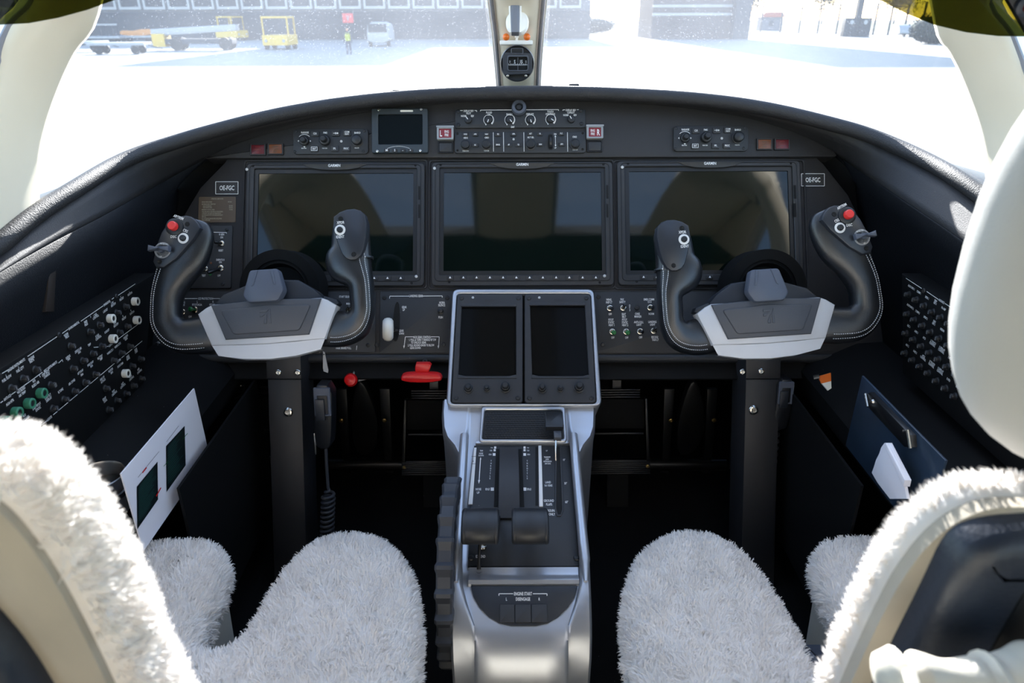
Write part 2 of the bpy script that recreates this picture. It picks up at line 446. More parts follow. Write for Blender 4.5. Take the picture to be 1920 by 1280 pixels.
class PT:
    """a thing standing on one of the frames; everything is given in photograph pixels on that face"""
    def __init__(s, name, label, cat, fr, px, py, group=None):
        s.fr = fr; s.px, s.py = px, py; s.o0 = fr.xy(px, py); s.s = fr.depth(px, py)/FPX
        s.t = thing(name, label, cat, fr.mat(fr.pt(px, py)), group); s.ink = MB(); s.ink2 = MB()
    def xy(s, px, py):
        a = s.fr.xy(px, py); return (a[0]-s.o0[0], a[1]-s.o0[1])
    def L(s, pts): return [s.xy(*p) for p in pts]
    def rect(s, x0, y0, x1, y1, r=0, k=4):
        a, b = s.xy(x0, y1), s.xy(x1, y0)
        if r: return rr(a[0], a[1], b[0], b[1], r*s.s, k)
        return [(a[0], a[1]), (b[0], a[1]), (b[0], b[1]), (a[0], b[1])]
    def plate(s, name, x0, y0, x1, y1, z0, z1, mt, r=0, bev=0.0, parent=None):
        return MB().prism(s.rect(x0, y0, x1, y1, r), z0, z1, bev).build(name, mt, parent or s.t)
    def text(s, st, px, py, h=5.0, z=0.0, al='C', sx=0.8, rot=0.0):
        x, y = s.xy(px, py); s.ink.text(st, x, y, h*s.s, z+0.0004, al, sx, rot)
    def line(s, x0, y0, x1, y1, w=1.3, z=0.0):
        a, b = s.xy(x0, y0), s.xy(x1, y1); s.ink.line(a[0], a[1], b[0], b[1], w*s.s, z+0.0004)
    def poly(s, pts, z=0.0): s.ink.poly(s.L(pts), z+0.0004)
    def arc(s, px, py, r, a0, a1, w0, w1=None, z=0.0, n=14):
        x, y = s.xy(px, py); w1 = w0 if w1 is None else w1; out = []; inn = []
        for i in range(n+1):
            a = R(a0+(a1-a0)*i/n); w = w0+(w1-w0)*i/n
            out.append((x+(r+w/2)*s.s*math.cos(a), y+(r+w/2)*s.s*math.sin(a), z+0.0004)); inn.append((x+(r-w/2)*s.s*math.cos(a), y+(r-w/2)*s.s*math.sin(a), z+0.0004))
        s.ink.grid([out, inn])
    def inkout(s, mt='print', name='lettering'):
        if s.ink.v:
            o = s.ink.build(name, mt, s.t); o['kind'] = 'stuff'; s.ink = MB(); return o
    def screw(s, px, py, r=4.0, z=0.0, mt='knob'):
        me = screw_mesh(mt); x, y = s.xy(px, py)
        o = obj('screw', me, s.t, (x, y, z)); o.scale = (r*s.s,)*3; o.rotation_euler = (0, 0, random.uniform(0, 1.5)); return o
    def knob(s, px, py, r, h, z=0.0, mt='knob', name='knob', skirt=0.0, cap=None, taper=0.9, grip=True):
        x, y = s.xy(px, py); k = s.s; b = MB()
        if skirt: b.lathe([(skirt*k, z), (skirt*k, z+1.5*k), (r*k, z+2.2*k)], x, y, 24)
        n = 24; prof = [(r*k, z), (r*k, z+h*0.75*k), (r*taper*k, z+h*0.95*k), (r*taper*0.85*k, z+h*k)]
        b.lathe(prof, x, y, n)
        o = b.build(name, mt, s.t, 50)
        if cap: MB().lathe([(r*taper*0.86*k, z+h*k), (r*taper*0.8*k, z+h*k+0.0004), (0, z+h*k+0.0005)], x, y, 20).build('knob_cap', cap, o)
        return o
    def toggle(s, px, py, r, dx, dy, ln, mt='black_plastic', z=0.0, collar='chrome', tipr=None):
        x, y = s.xy(px, py); k = s.s
        b = MB().lathe([(r*k, z), (r*k, z+2*k), (r*0.8*k, z+2.6*k), (r*0.6*k, z+2.6*k), (r*0.55*k, z+0.5*k)], x, y, 18).build('toggle_switch', collar, s.t)
        tip = (x+dx*k, y+dy*k, z+ln*k); tr = tipr or r*0.62
        P = [Vector((x, y, z)), Vector((x, y, z)).lerp(Vector(tip), 0.5), Vector((x, y, z)).lerp(Vector(tip), 0.85), Vector(tip)]
        MB().tube(P, [r*0.35*k, r*0.5*k, tr*k, tr*0.6*k], 12).build('lever', mt, b); return b
    def button(s, px, py, w, h, z=0.0, th=2.0, mt='key', name='button', r=1.5, txt=None, th_txt=3.5, lit=None):
        x, y = s.xy(px, py); k = s.s
        o = MB().prism(rr(x-w*k/2, y-h*k/2, x+w*k/2, y+h*k/2, r*k, 3), z, z+th*k, 0.5*k).build(name, mt, s.t)
        if txt: s.text(txt, px, py-0.0, th_txt, z+th*k, sx=0.85)
        return o
_SM = {}
def screw_mesh(mt):
    if mt in _SM: return _SM[mt]
    b = MB().lathe([(1, 0), (1, 0.28), (0.8, 0.5), (0.55, 0.58), (0.5, 0.42), (0, 0.40)], 0, 0, 16)
    b.box(-0.42, 0.42, -0.09, 0.09, 0.38, 0.47); b.box(-0.09, 0.09, -0.42, 0.42, 0.38, 0.47)
    _SM[mt] = b.mesh('screw', mt, 30); return _SM[mt]

# ================================================================== STRUCTURE
def solid(o, t, off=0.0):
    md = o.modifiers.new('thickness', 'SOLIDIFY'); md.thickness = t; md.offset = off; return o
struct(MB().box(-0.74, 0.74, -1.0, 1.66, -0.04, 0.0).build('floor', 'carpet'), 'black carpeted cockpit floor between the seats', 'floor')
struct(MB().box(-0.74, 0.74, 1.62, 1.66, 0.0, 0.72).build('wall_front', 'footwell'), 'black bulkhead at the end of the footwells', 'wall')
struct(MB().box(-0.74, 0.74, -1.04, -1.0, 0.0, 1.40).build('wall_rear', 'cream'), 'cabin partition behind the cockpit', 'wall')
c = MB()
c.box(-0.74, 0.74, -1.0, 0.38, 1.37, 1.41)
mat('headliner', (44, 44, 46), 0.8)  # unseen headliner toned dark so the displays reflect little light
struct(c.build('ceiling', 'headliner'), 'charcoal cockpit headliner above the seats', 'ceiling')
def side_wall(sg, name, label):
    x0, x1 = sg*0.70, sg*0.74
    b = MB()
    b.box(x0, x1, -1.0, 1.62, 0.0, 0.66)
    w = struct(b.build(name, 'liner_black'), label, 'wall')
    u = MB(); u.box(x0, x1, -1.0, -0.85, 0.66, 1.37); u.box(x0, x1, -0.85, -0.25, 1.12, 1.37); u.box(x0, x1, -0.85, -0.25, 0.66, 0.70)
    u.box(x0, x1, -0.25, 0.04, 0.66, 1.37); u.box(x0, x1, 0.04, 0.84, 1.10, 1.37)
    u.build('upper_trim', 'cream', w)
    return w
side_wall(-1, 'wall_left', 'black lower side wall on the pilot side'); side_wall(1, 'wall_right', 'black lower side wall on the copilot side')
def side_pane(sg, name, label):
    return struct(MB().box(sg*0.715, sg*0.722, 0.02, 0.95, 0.64, 1.12).build(name, 'side_glass'), label, 'window')
side_pane(-1, 'window_3', 'clear side window beside the left seat'); side_pane(1, 'window_4', 'clear side window beside the right seat')

# ---- windshield: pillar edge, centre post edge and the panes between them
EL = [(58, 410), (61, 330), (72, 250), (97, 170), (131, 95), (175, 25)]
ER = [(1862, 330), (1856, 280), (1842, 220), (1812, 140), (1790, 95), (1762, 40)]
def pillar_edge(sg):
    pts = [W(x, y, 0.95) for x, y in (EL if sg < 0 else ER)]
    pts.insert(0, pts[0]+(pts[0]-pts[1])*2.2)
    pts += [Vector((sg*0.52, 1.02, 1.08)), Vector((sg*0.46, 0.80, 1.20)), Vector((sg*0.42, 0.38, 1.31))]
    return pts
def pillar_aft(sg):
    px = [(-60, 580, .84), (-60, 420, .84), (-45, 300, .85), (-28, 200, .86), (0, 100, .88), (22, 50, .89), (60, -20, .89)] if sg < 0 else \
         [(1980, 580, .84), (1980, 420, .84), (1966, 300, .85), (1948, 200, .86), (1916, 130, .88), (1893, 72, .89), (1858, -20, .89)]
    pts = [W(x, y, d) for x, y, d in px]
    pts += [Vector((sg*0.66, 0.86, 1.05)), Vector((sg*0.69, 0.84, 1.12)), Vector((sg*0.71, 0.38, 1.37))]
    return pts
E_CUR, POST = {}, []
for sg, nm, lb in ((-1, 'trim_1', 'cream windscreen pillar trim on the pilot side'), (1, 'trim_2', 'cream windscreen pillar trim on the copilot side')):
    e, a = pillar_edge(sg), pillar_aft(sg)
    e = [Vector(p) for p in spline([tuple(p) for p in e], 4)]; a = [Vector(p) for p in spline([tuple(p) for p in a], 4)]
    E_CUR[sg] = e
    n = min(len(e), len(a)); rows = []
    for i in range(n):
        p, q = e[round(i*(len(e)-1)/(n-1))], a[round(i*(len(a)-1)/(n-1))]
        out = (p-q).normalized(); nr = Vector((0, -1, 0.15))
        row = [p+Vector((sg*0.012, 0.03, 0)), p]
        for t in (0.15, 0.35, 0.6, 0.85): row.append(p.lerp(q, t)+nr*0.028*math.sin(math.pi*t))
        row += [q, q+Vector((sg*0.03, 0.02, 0))]; rows.append(row)
    o = struct(solid(MB().grid(rows).build(nm, 'cream', ang=70), 0.008), lb, 'trim')
    MB().tube([p+Vector((0, -0.002, 0)) for p in a], 0.006, 8).build('window_seal', 'seal', o)
# centre post
PL = [W(941, 172, 1.76), W(937, 120, 1.66), W(932, 60, 1.55), W(925, 0, 1.45)]
PR = [W(1004, 172, 1.76), W(1006, 120, 1.66), W(1010, 60, 1.55), W(1015, 0, 1.45)]
PL += [Vector((-0.06, 1.30, 1.20)), Vector((-0.12, 0.80, 1.33)), Vector((-0.13, 0.38, 1.37))]
PR += [Vector((0.06, 1.30, 1.20)), Vector((0.12, 0.80, 1.33)), Vector((0.13, 0.38, 1.37))]
PLs = [Vector(p) for p in spline([tuple(p) for p in PL], 5)]; PRs = [Vector(p) for p in spline([tuple(p) for p in PR], 5)]
rows = []
for p, q in zip(PLs, PRs):
    nb = Vector((0, -0.6, -0.8))*0.016
    rows.append([p+Vector((0, 0.05, 0.05)), p, p.lerp(q, 0.12)+nb*0.7, p.lerp(q, 0.3)+nb, p.lerp(q, 0.7)+nb, p.lerp(q, 0.88)+nb*0.7, q, q+Vector((0, 0.05, 0.05))])
post = struct(MB().grid(rows).build('trim_3', 'cream', ang=70), 'cream centre post of the windscreen', 'trim')
for c_, off in ((PLs, -1), (PRs, 1)):
    MB().tube([p+Vector((off*0.004, -0.004, 0)) for p in c_], 0.0045, 8).build('post_seal', 'seal', post)
    MB().tube([p+Vector((off*0.011, 0.002, 0)) for p in c_], 0.0028, 8).build('post_edge', 'white_trim', post)
# panes
for sg, nm, lb in ((-1, 'window_1', 'scratched hazy windscreen pane on the pilot side'), (1, 'window_2', 'scratched hazy windscreen pane on the copilot side')):
    P = PLs if sg < 0 else PRs; E = E_CUR[sg]
    C = [(sg*0.74, 1.78, 0.62), (sg*0.72, 1.70, 0.72), (sg*0.66, 1.58, 0.86), (sg*0.55, 1.38, 1.04), (sg*0.38, 0.95, 1.27), (sg*0.29, 0.38, 1.37)]
    C = [Vector(p) for p in spline(C, 5)]; rows = []
    for i in range(25):
        t = i/24
        g = lambda S: S[0].copy() if t == 0 else S[min(len(S)-2, int(t*(len(S)-1)))].lerp(S[min(len(S)-2, int(t*(len(S)-1)))+1], t*(len(S)-1)-min(len(S)-2, int(t*(len(S)-1))))
        p, c0, e = g(P)+Vector((0, 0.03, 0.01)), g(C), g(E)+Vector((sg*0.015, 0.03, 0.005))
        if t == 0: p = p+Vector((0, 0.04, -0.06))
        rows.append([p*(1-s)**2+c0*2*s*(1-s)+e*s*s for s in [j/12 for j in range(13)]])
    struct(MB().grid(rows).build(nm, 'windshield', ang=80), lb, 'window')

# ---- glareshield with padded lip, eyebrow and side liners
LIP = [(-190, 600), (-80, 515), (0, 455), (60, 406), (134, 358), (235, 299), (336, 264), (420, 240), (504, 219), (570, 206), (640, 195), (740, 184), (850, 177), (977, 174),
       (1100, 175), (1200, 179), (1280, 184), (1350, 191), (1414, 200), (1480, 213), (1549, 230), (1620, 250), (1683, 275), (1745, 305), (1801, 338), (1870, 388), (1940, 445), (2050, 540)]
def lipd(px):
    o = abs(px-968); T = [(0, 1.272), (400, 1.262), (530, 1.25), (640, 1.22), (735, 1.15), (835, 1.02), (905, .945), (968, .885), (1160, .76)]
    for (a, b), (c, d) in zip(T, T[1:]):
        if o <= c: return b+(d-b)*(o-a)/(c-a)
    return T[-1][1]
lipw = [W(x, y, lipd(x)) for x, y in LIP]
lips = [Vector(p) for p in spline([tuple(p) for p in lipw], 4)]
gs = thing('glareshield', 'dark padded glareshield arching over the instrument panel', 'glareshield', Matrix.Translation(W(977, 174, 1.27)))
inv = gs.matrix_world.inverted()
K = len(lips)
MB().tube([inv @ p for p in lips], 0.0125, 12).build('padded_lip', 'glare', gs, 80)
rows = [[], [], []]
for i, p in enumerate(lips):
    u = abs(i/(K-1)-0.5)*2; f = max(0.0, min(1.0, (0.80-u)/0.35)); f = f*f*(3-2*f)
    sx = -1 if p.x < 0 else 1
    off = Vector((sx*0.10*(1-f), 0.62*f*(1-0.35*u), -0.035*f-0.01))
    top = p+Vector((0, 0.002, 0.010))
    rows[0].append(inv @ top); rows[1].append(inv @ (p+off*0.4+Vector((0, 0, 0.004)))); rows[2].append(inv @ (p+off))
solid(MB().grid(rows).build('top_cover', 'glare', gs, 80), 0.006, -1)
for px, py, w, h in ((747, 177, 18, 9), (1075, 168, 19, 14)):
    p = W(px, py, 1.42); s_ = 1.42/1300
    nz = tag(MB().prism(rr(-w*s_/2, -h*s_/2, w*s_/2, h*s_/2, 3*s_), 0, 0.02, 0.003).build('defog_nozzle', 'glare'), 'low grey nozzle on the glareshield %s the compass' % ('left of' if px < 900 else 'right of'), 'nozzle')
    nz.matrix_world = Matrix.Translation(p) @ Matrix.Rotation(R(70), 4, 'X')
# eyebrow: lip down to the panel edge, then crease along the side walls
CR = [(-190, 650), (-80, 565), (0, 510), (100, 452), (200, 400), (300, 343), (372, 303), (390, 295), (437, 272), (500, 253), (570, 235), (640, 219), (740, 204), (850, 195), (977, 191),
      (1100, 192), (1200, 196), (1280, 203), (1381, 218), (1430, 230), (1481, 246), (1525, 264), (1565, 285), (1590, 303), (1650, 345), (1720, 392), (1790, 440), (1870, 500), (1960, 575), (2050, 650)]
def crd(px):
    if 385 <= px <= 1570: return F_UP.depth(px, 250)+0.004
    d = 0.632*1300/abs(px-958)
    return min(d, F_UP.depth(px, 250)+0.004)
crs = [Vector(p) for p in spline([tuple(W(x, y, crd(x))) for x, y in CR], 4)]
def resample(P, n):
    L = [0]
    for a, b in zip(P, P[1:]): L.append(L[-1]+(b-a).length)
    out = []
    for i in range(n):
        t = L[-1]*i/(n-1); k = 0
        while k < len(P)-2 and L[k+1] < t: k += 1
        out.append(P[k].lerp(P[k+1], (t-L[k])/max(1e-9, L[k+1]-L[k])))
    return out
A, B = resample(lips, 90), resample(crs, 90)
rows = [[], [], [], []]
for p, q in zip(A, B):
    p2 = p+Vector((0, 0.006, -0.008))
    rows[0].append(inv @ p2); rows[1].append(inv @ (p2.lerp(q, 0.4)+Vector((0, 0.004, 0)))); rows[2].append(inv @ (p2.lerp(q, 0.8)+Vector((0, 0.004, 0)))); rows[3].append(inv @ q)
solid(MB().grid(rows).build('eyebrow', 'eyebrow', gs, 80), 0.004)
# side liners from the crease down to the side walls
for sg, nm, lb in ((-1, 'trim_4', 'dark navy side liner above the left breaker panel'), (1, 'trim_5', 'dark side liner above the right breaker panel')):
    sel = [p for p in crs if (p.x < -0.55 if sg < 0 else p.x > 0.55)]
    rows = [[], [], []]
    for p in sel:
        rows[0].append(p); rows[1].append(Vector((sg*max(0.655, abs(p.x)+0.01), p.y+0.005, p.z-0.05))); rows[2].append(Vector((sg*0.69, p.y+0.01, 0.30)))
    o = struct(solid(MB().grid(rows).build(nm, 'liner_black', ang=80), 0.006), lb, 'trim')
    if sg < 0:
        wp = lambda px, py: CAM+ray(px, py)*((-0.655-CAM.x)/ray(px, py).x)
        b = MB(); pts = [wp(87, 500), wp(100, 502), wp(96, 585), wp(80, 585)]
        vr = MB().prism([(p.y, p.z) for p in pts], 0, 0.018, 0.002); fr = Frame((-0.668, 0, 0), (0, 1, 0), (0, 0, 1))
        v_ = vr.build('vent_slot', 'slot_brown', o); v_.matrix_basis = fr.mat()

# ================================================================== INSTRUMENT PANEL
pn = PT('instrument_panel', 'black instrument panel board carrying the three wide displays', 'instrument panel', F_MAIN, 977, 480)
EDGE = [(255, 668), (280, 590), (305, 505), (335, 420), (375, 352), (420, 306), (436, 285), (1520, 285), (1545, 308), (1590, 365), (1622, 430), (1648, 505), (1675, 590), (1705, 668)]
MB().prism(pn.L(EDGE), -0.03, 0.0, 0.002).build('board', 'panel', pn.t)
MB().prism(pn.L([(190, 325), (330, 268), (1640, 266), (1770, 325), (1790, 690), (170, 690)]), -0.075, -0.034).build('backing', 'footwell', pn.t)  # added sheet that blocks outside light at the board edges
# seams round the display bays
b = MB()
for x0, x1 in ((452, 802), (803, 1151), (1152, 1508)):
    o_ = pn.rect(x0, 299, x1, 543, 6); i_ = pn.rect(x0+3, 302, x1-3, 540, 5); b.ring(o_, i_, 0.0, 0.003, 0.0008)
b.build('bay_rim', 'panel', pn.t)
# lower rolled lip and knee panel under the board
for x0, x1 in ((262, 843), (1122, 1706)):
    P = [pn.xy(x0+(x1-x0)*i/8, 671) for i in range(9)]
    MB().tube([(p[0], p[1], -0.004) for p in P], 0.0085, 12).build('lower_lip', 'panel_face', pn.t, 80)
    a, b_ = pn.xy(x0, 671), pn.xy(x1, 671)
    kp = MB().box(a[0], b_[0], -0.035, 0.0, -0.02, -0.012); k_ = kp.build('knee_panel', 'footwell', pn.t); k_.location = (0, a[1]-0.002, 0); k_.rotation_euler = (R(-16), 0, 0)
# upper shelf carrying the small controls
up = PT('upper_panel', 'black upper panel shelf with small controls under the glareshield', 'instrument panel', F_UP, 977, 250)
TOPE = [(386, 294), (437, 270), (500, 250), (570, 232), (640, 216), (740, 201), (850, 192), (977, 188), (1100, 189), (1200, 193), (1280, 200), (1381, 215), (1430, 227), (1481, 243), (1525, 261), (1565, 283), (1570, 291)]
MB().prism(up.L(TOPE+[(1566, 294), (384, 297)]), -0.045, 0.0, 0.003).build('shelf', 'panel', up.t)

# ---- three wide displays
def display(scr, label, sk0, dx_slot):
    x0, y0, x1, y1 = scr
    d = PT('wide_display', label, 'display', F_MAIN, (x0+x1)/2, (y0+y1)/2, 'wide flight displays')
    O_ = (x0-23, y0-19, x1+22, y1+29); k = d.s
    MB().ring(d.rect(*O_, 7), d.rect(x0-9, y0-9, x1+8, y1+9, 3), 0.0, 0.010, 0.0012).build('bezel', 'bezel', d.t)
    MB().ring(d.rect(x0-17, y0-16, x1+16, y1+21, 8), d.rect(x0-16, y0-15, x1+15, y1+20, 7), 0.0095, 0.0112, 0.0004).build('bezel_groove', 'bezel_dark', d.t)
    MB().ring(d.rect(x0-10, y0-10, x1+9, y1+10, 3), d.rect(x0-1, y0-1, x1+1, y1+1, 1), 0.001, 0.006, 0.0).build('mask', 'bezel_dark', d.t)
    d.plate('screen', x0-2, y0-2, x1+2, y1+2, 0.001, 0.004, 'display_glass')
    cx = (x0+x1)/2
    tab = [(cx-62, y0-16), (cx+62, y0-16), (cx+45, y0-9), (cx+26, y0-6), (cx, y0-5), (cx-26, y0-6), (cx-45, y0-9)]
    MB().prism(d.L(tab), 0.004, 0.0112, 0.0006).build('brand_tab', 'bezel', d.t)
    d.text('GARMIN', cx, y0-13.2, 5.2, 0.0112, sx=1.0)
    for i in range(12):
        px = sk0+24.62*i; d.button(px, y1+14, 12.5, 8, 0.0095, 2.2, 'key', 'softkey')
        d.poly([(px-2.2, y1+15.5), (px+2.2, y1+15.5), (px, y1+11.5)], 0.0095+2.3*k)
    d.inkout()
    for px, py in ((x0-6, y0-13), (x1+5, y0-14), (x0+10, y1+22), (x1-2, y1+23)): d.screw(px, py, 2.3, 0.0097, 'hole')
    for px, py in ((x0-17, y0-6), (x1+7, y1+11)):
        x, y = d.xy(px, py); MB().lathe([(2.8*k, 0.009), (2.8*k, 0.0118), (1.8*k, 0.0124), (0, 0.0126)], x, y, 12).build('light_sensor', 'grey_dot', d.t)
    for a, c_ in ((dx_slot[0], dx_slot[1]), (dx_slot[2], dx_slot[3])):
        MB().prism(d.rect(x1+10.5, a, x1+14, c_), 0.0085, 0.0106).build('card_slot', 'hole', d.t)
    return d
display((484, 327, 775, 509), 'left wide display behind the pilot yoke', 482.5, (352, 377, 386, 411))
display((833, 325, 1125, 508), 'centre wide display above the centre pedestal', 845, (350, 375, 385, 410))
display((1182, 323, 1474, 507), 'right wide display behind the copilot yoke', 1204.5, (350, 375, 384, 409))

# ---- small controls on the upper shelf
def display_controller(dx, dy, label):
    q = PT('display_control_unit', label, 'control panel', F_UP, 621+dx, 266+dy, 'display control units')
    X = lambda x: x+dx
    Y = lambda y: y+dy
    k = q.s; z = 0.004
    q.plate('faceplate', X(551), Y(242), X(691), Y(290), 0, z, 'panel_face', 7, 0.001)
    for a, b_ in ((556, 247), (684, 246.5), (554, 285), (682, 284.5)): q.screw(X(a), Y(b_), 2.8, z-0.0005)
    kb = q.knob(X(572), Y(265.5), 9, 6, z, 'knob', 'range_knob', cap=None)
    q.knob(X(572), Y(265.5), 5.5, 14, z, 'knob', 'knob', cap='knob_top')
    q.knob(X(611), Y(265), 10, 9, z, 'knob', 'outer_knob'); q.knob(X(611), Y(265), 6, 19, z, 'knob', 'inner_knob', cap='knob_top')
    q.knob(X(671), Y(265), 9.5, 12, z, 'knob', 'knob', skirt=11, cap='knob_top')
    for tx, a, b_ in (('CLR', 592.5, 252), ('D', 631, 251.5), ('COM', 652, 251), ('ENT', 591, 280.5), ('FPL', 629, 280), ('PROC', 650.5, 280)):
        q.button(X(a), Y(b_), 14.5, 10.5, z, 2.2, txt=tx if tx != 'COM' else None)
        if tx == 'COM': q.text('COM', X(a), Y(b_-2), 3.3, z+2.2*k, sx=1.0); q.text('NAV', X(a), Y(b_+2), 3.3, z+2.2*k, sx=1.0)
        if tx == 'ENT':
            for l in ((-5.5, -3.5, 5.5, -3.5), (5.5, -3.5, 5.5, 3.5), (5.5, 3.5, -5.5, 3.5), (-5.5, 3.5, -5.5, -3.5)): q.line(X(a+l[0]), Y(b_+l[1]), X(a+l[2]), Y(b_+l[3]), 0.7, z+2.2*k)
        if tx == 'D': q.line(X(a-4.5), Y(b_), X(a+4.5), Y(b_), 0.8, z+2.2*k); q.poly([(X(a+2.5), Y(b_-2)), (X(a+2.5), Y(b_+2)), (X(a+5.5), Y(b_))], z+2.2*k)
    q.text('RANGE', X(573), Y(249.5), 3.4, z, sx=1.1); q.text('FMS', X(611), Y(250), 3.4, z, sx=1.1); q.text('BARO', X(671), Y(250), 3.4, z, sx=1.1)
    q.text('MENU PAN', X(571), Y(279), 2, z); q.text('PUSH CRSR', X(610), Y(279), 2, z); q.text('PUSH STD', X(670), Y(278.5), 2, z)
    q.arc(X(572), Y(265.5), 12.5, 40, 140, 0.9, z=z)
    for s_ in (-1, 1): q.poly([(X(572+s_*10.2), Y(263.5)), (X(572+s_*10.2), Y(267.5)), (X(572+s_*12.8), Y(265.5))], z)
    q.poly([(X(570), Y(275.2)), (X(574), Y(275.2)), (X(572), Y(278))], z)
    q.inkout()
    x, y = q.xy(X(641), Y(266)); MB().lathe([(2.5*k, z), (2.3*k, z+0.001), (0, z+0.0013)], x, y, 12).build('light_sensor', 'grey_dot', q.t)
display_controller(0, 0, 'display control unit left of the standby instrument'); display_controller(711, -5.5, 'display control unit on its own at the right of the upper panel')

q = PT('standby_instrument', 'small square standby flight display with slate grey frame', 'display', F_UP, 751, 247)
k = q.s
MB().ring(q.rect(699, 206, 803, 289, 3), q.rect(711, 217, 793, 273, 2), 0, 0.010, 0.001).build('bezel', 'standby', q.t)
q.plate('screen', 709, 215, 795, 275, 0.0, 0.006, 'standby_glass')
q.plate('reflector', 752, 209.5, 776, 213, 0.0085, 0.0106, 'white_trim', 1.5)
for a, b_ in ((712, 209), (791, 208), (709.5, 286), (789.5, 285)): q.screw(a, b_, 2.8, 0.0097, 'chrome')
for st, px in (('M', 727), ('S', 742), ('-', 757), ('+', 771)):
    q.button(px, 284.5, 11, 6.5, 0.0095, 1.6, 'key', 'button', 3); q.text(st, px, 284.5, 4.2, 0.0095+1.7*k, sx=1.1)
q.arc(749, 330, 53, 62, 118, 0.5, z=0.0101); q.inkout()

for x0, tx, lb in ((820, 'L', 'left'), (1099, 'R', 'right')):
    y0 = 240 if tx == 'L' else 238
    q = PT('fire_switch', '%s engine fire warning switch, red with clear flip guard' % lb, 'switch', F_UP, x0+15, y0+12, 'engine fire switches')
    MB().ring(q.rect(x0, y0, x0+31, y0+24, 2), q.rect(x0+4, y0+3.5, x0+27, y0+20.5, 1), 0, 0.010, 0.001).build('guard_frame', 'clear_frame', q.t)
    q.plate('hinge', x0-1, y0-1.5, x0+32, y0+1.5, 0.002, 0.011, 'clear_frame', 1)
    q.plate('lens', x0+3.5, y0+3, x0+27.5, y0+21, 0.0, 0.007, 'red_light', 1)
    a = 7.5 if tx == 'L' else 22
    q.text(tx, x0+a, y0+12, 11, 0.0072, sx=0.7); q.text('ENG', x0+(18 if tx == 'L' else 11.5), y0+8.7, 4.6, 0.0072, sx=0.75); q.text('FIRE', x0+(18 if tx == 'L' else 11.5), y0+15, 4.6, 0.0072, sx=0.75)
    q.inkout()
    q = PT('bottle_button', 'blank square black button under the %s engine fire switch' % lb, 'button', F_UP, x0+15, y0+36, 'square buttons under the fire switches')
    MB().ring(q.rect(x0+1.5, y0+26, x0+30, y0+47.5, 1), q.rect(x0+3.5, y0+28, x0+28, y0+45.5, 1), 0, 0.004, 0.0005).build('button_frame', 'bezel_dark', q.t)
    q.plate('button_cap', x0+4, y0+28.5, x0+27.5, y0+45, 0, 0.0035, 'bezel', 1, 0.0006)
for x0, y0, mt, lb in ((471, 271, 'red_dim', 'unlit red master warning light left of the amber caution light'), (504, 270, 'amber_dim', 'unlit amber master caution light near the left display controls'),
                       (1419, 261, 'amber_dim', 'unlit amber master caution light near the right display controls'), (1452, 261, 'red_dim', 'unlit red master warning light right of the amber caution light')):
    q = PT('warning_light', lb, 'warning light', F_UP, x0+13, y0+10)
    MB().ring(q.rect(x0-1, y0-1, x0+28, y0+21, 1), q.rect(x0+1.5, y0+1.5, x0+25.5, y0+18.5, 1), 0, 0.004, 0.0005).build('light_frame', 'bezel_dark', q.t)
    q.plate('lens', x0+1.5, y0+1.5, x0+25.5, y0+18.5, 0, 0.0035, mt, 1, 0.0004)
    for i, st in enumerate(('MASTER', 'WARNING' if mt == 'red_dim' else 'CAUTION', 'RESET')): q.text(st, x0+13.5, y0+5.5+4.8*i, 2.6, 0.0035)
    q.inkout('red_light' if mt == 'red_dim' else 'placard_brown')

q = PT('lighting_panel', 'dimmer panel with six rotary knobs above the autopilot panel', 'control panel', F_UP, 975, 223)
k = q.s; z = 0.004
q.plate('faceplate', 854, 206, 1097, 241, 0, z, 'panel_face', 2, 0.0008)
for a, b_ in ((859.5, 210.5), (859.5, 235.5), (1089, 209), (1090, 233)): q.screw(a, b_, 3.6, z-0.0004)
for px, py, ang, big in ((878, 226.5, 125, 0), (916.5, 226, 250, 1), (956, 226, 305, 1), (994.5, 226, 285, 1), (1032.5, 225, 325, 1), (1071, 225.5, 120, 0)):
    if big:
        q.arc(px, py, 9.6, -40, 240, 0.8, z=z); q.arc(px, py, 8.8, -55, 40, 3.2, 0.8, z=z)
        q.poly([(px-6.6, py+8), (px-3.8, py+8.6), (px-5.6, py+10.4)], z)
    o = q.knob(px, py, 6.6, 5, z, 'knob', 'dimmer_knob' if big else 'selector_knob')
    x, y = q.xy(px, py); c_, s_ = math.cos(R(ang)), math.sin(R(ang))
    MB().line(x+c_*0.5*k, y+s_*0.5*k, x+c_*6.3*k, y+s_*6.3*k, 1.4*k, z+5.2*k).build('pointer', 'print', o)
for st, px, py in (('DISPLAY REV', 879, 208), ('PILOT', 879, 212.5), ('NORM', 869.5, 217.5), ('REV', 886, 217.5), ('FLOOD', 917, 211), ('LTS', 917, 215.3), ('PANELS', 955, 214.5), ('DAY', 961.5, 238),
                   ('DISPLAYS', 993.5, 214), ('TOUCH', 1031.5, 209.5), ('CONTROLS', 1031.5, 214), ('DISPLAY REV', 1070, 206.5), ('COPILOT', 1070, 211), ('NORM', 1060.5, 215.8), ('REV', 1078, 215.8)):
    q.text(st, px, py+1.2, 3.6, z, sx=0.78)
for l in ((863, 208.5, 868, 208.5), (890, 208.5, 894, 208.5), (894, 208.5, 894, 211), (901, 210, 901, 207.8), (901, 207.8, 1047, 206.8), (1047, 206.8, 1047, 209), (1055, 209, 1055, 207.2), (1055, 207.2, 1059.5, 207.2), (1081, 207, 1085, 207)): q.line(*l, 1.0, z)
q.inkout()
q = PT('map_light', 'round slate blue ringed map light under the glareshield lip', 'light', F_UP, 973, 204)
k = q.s
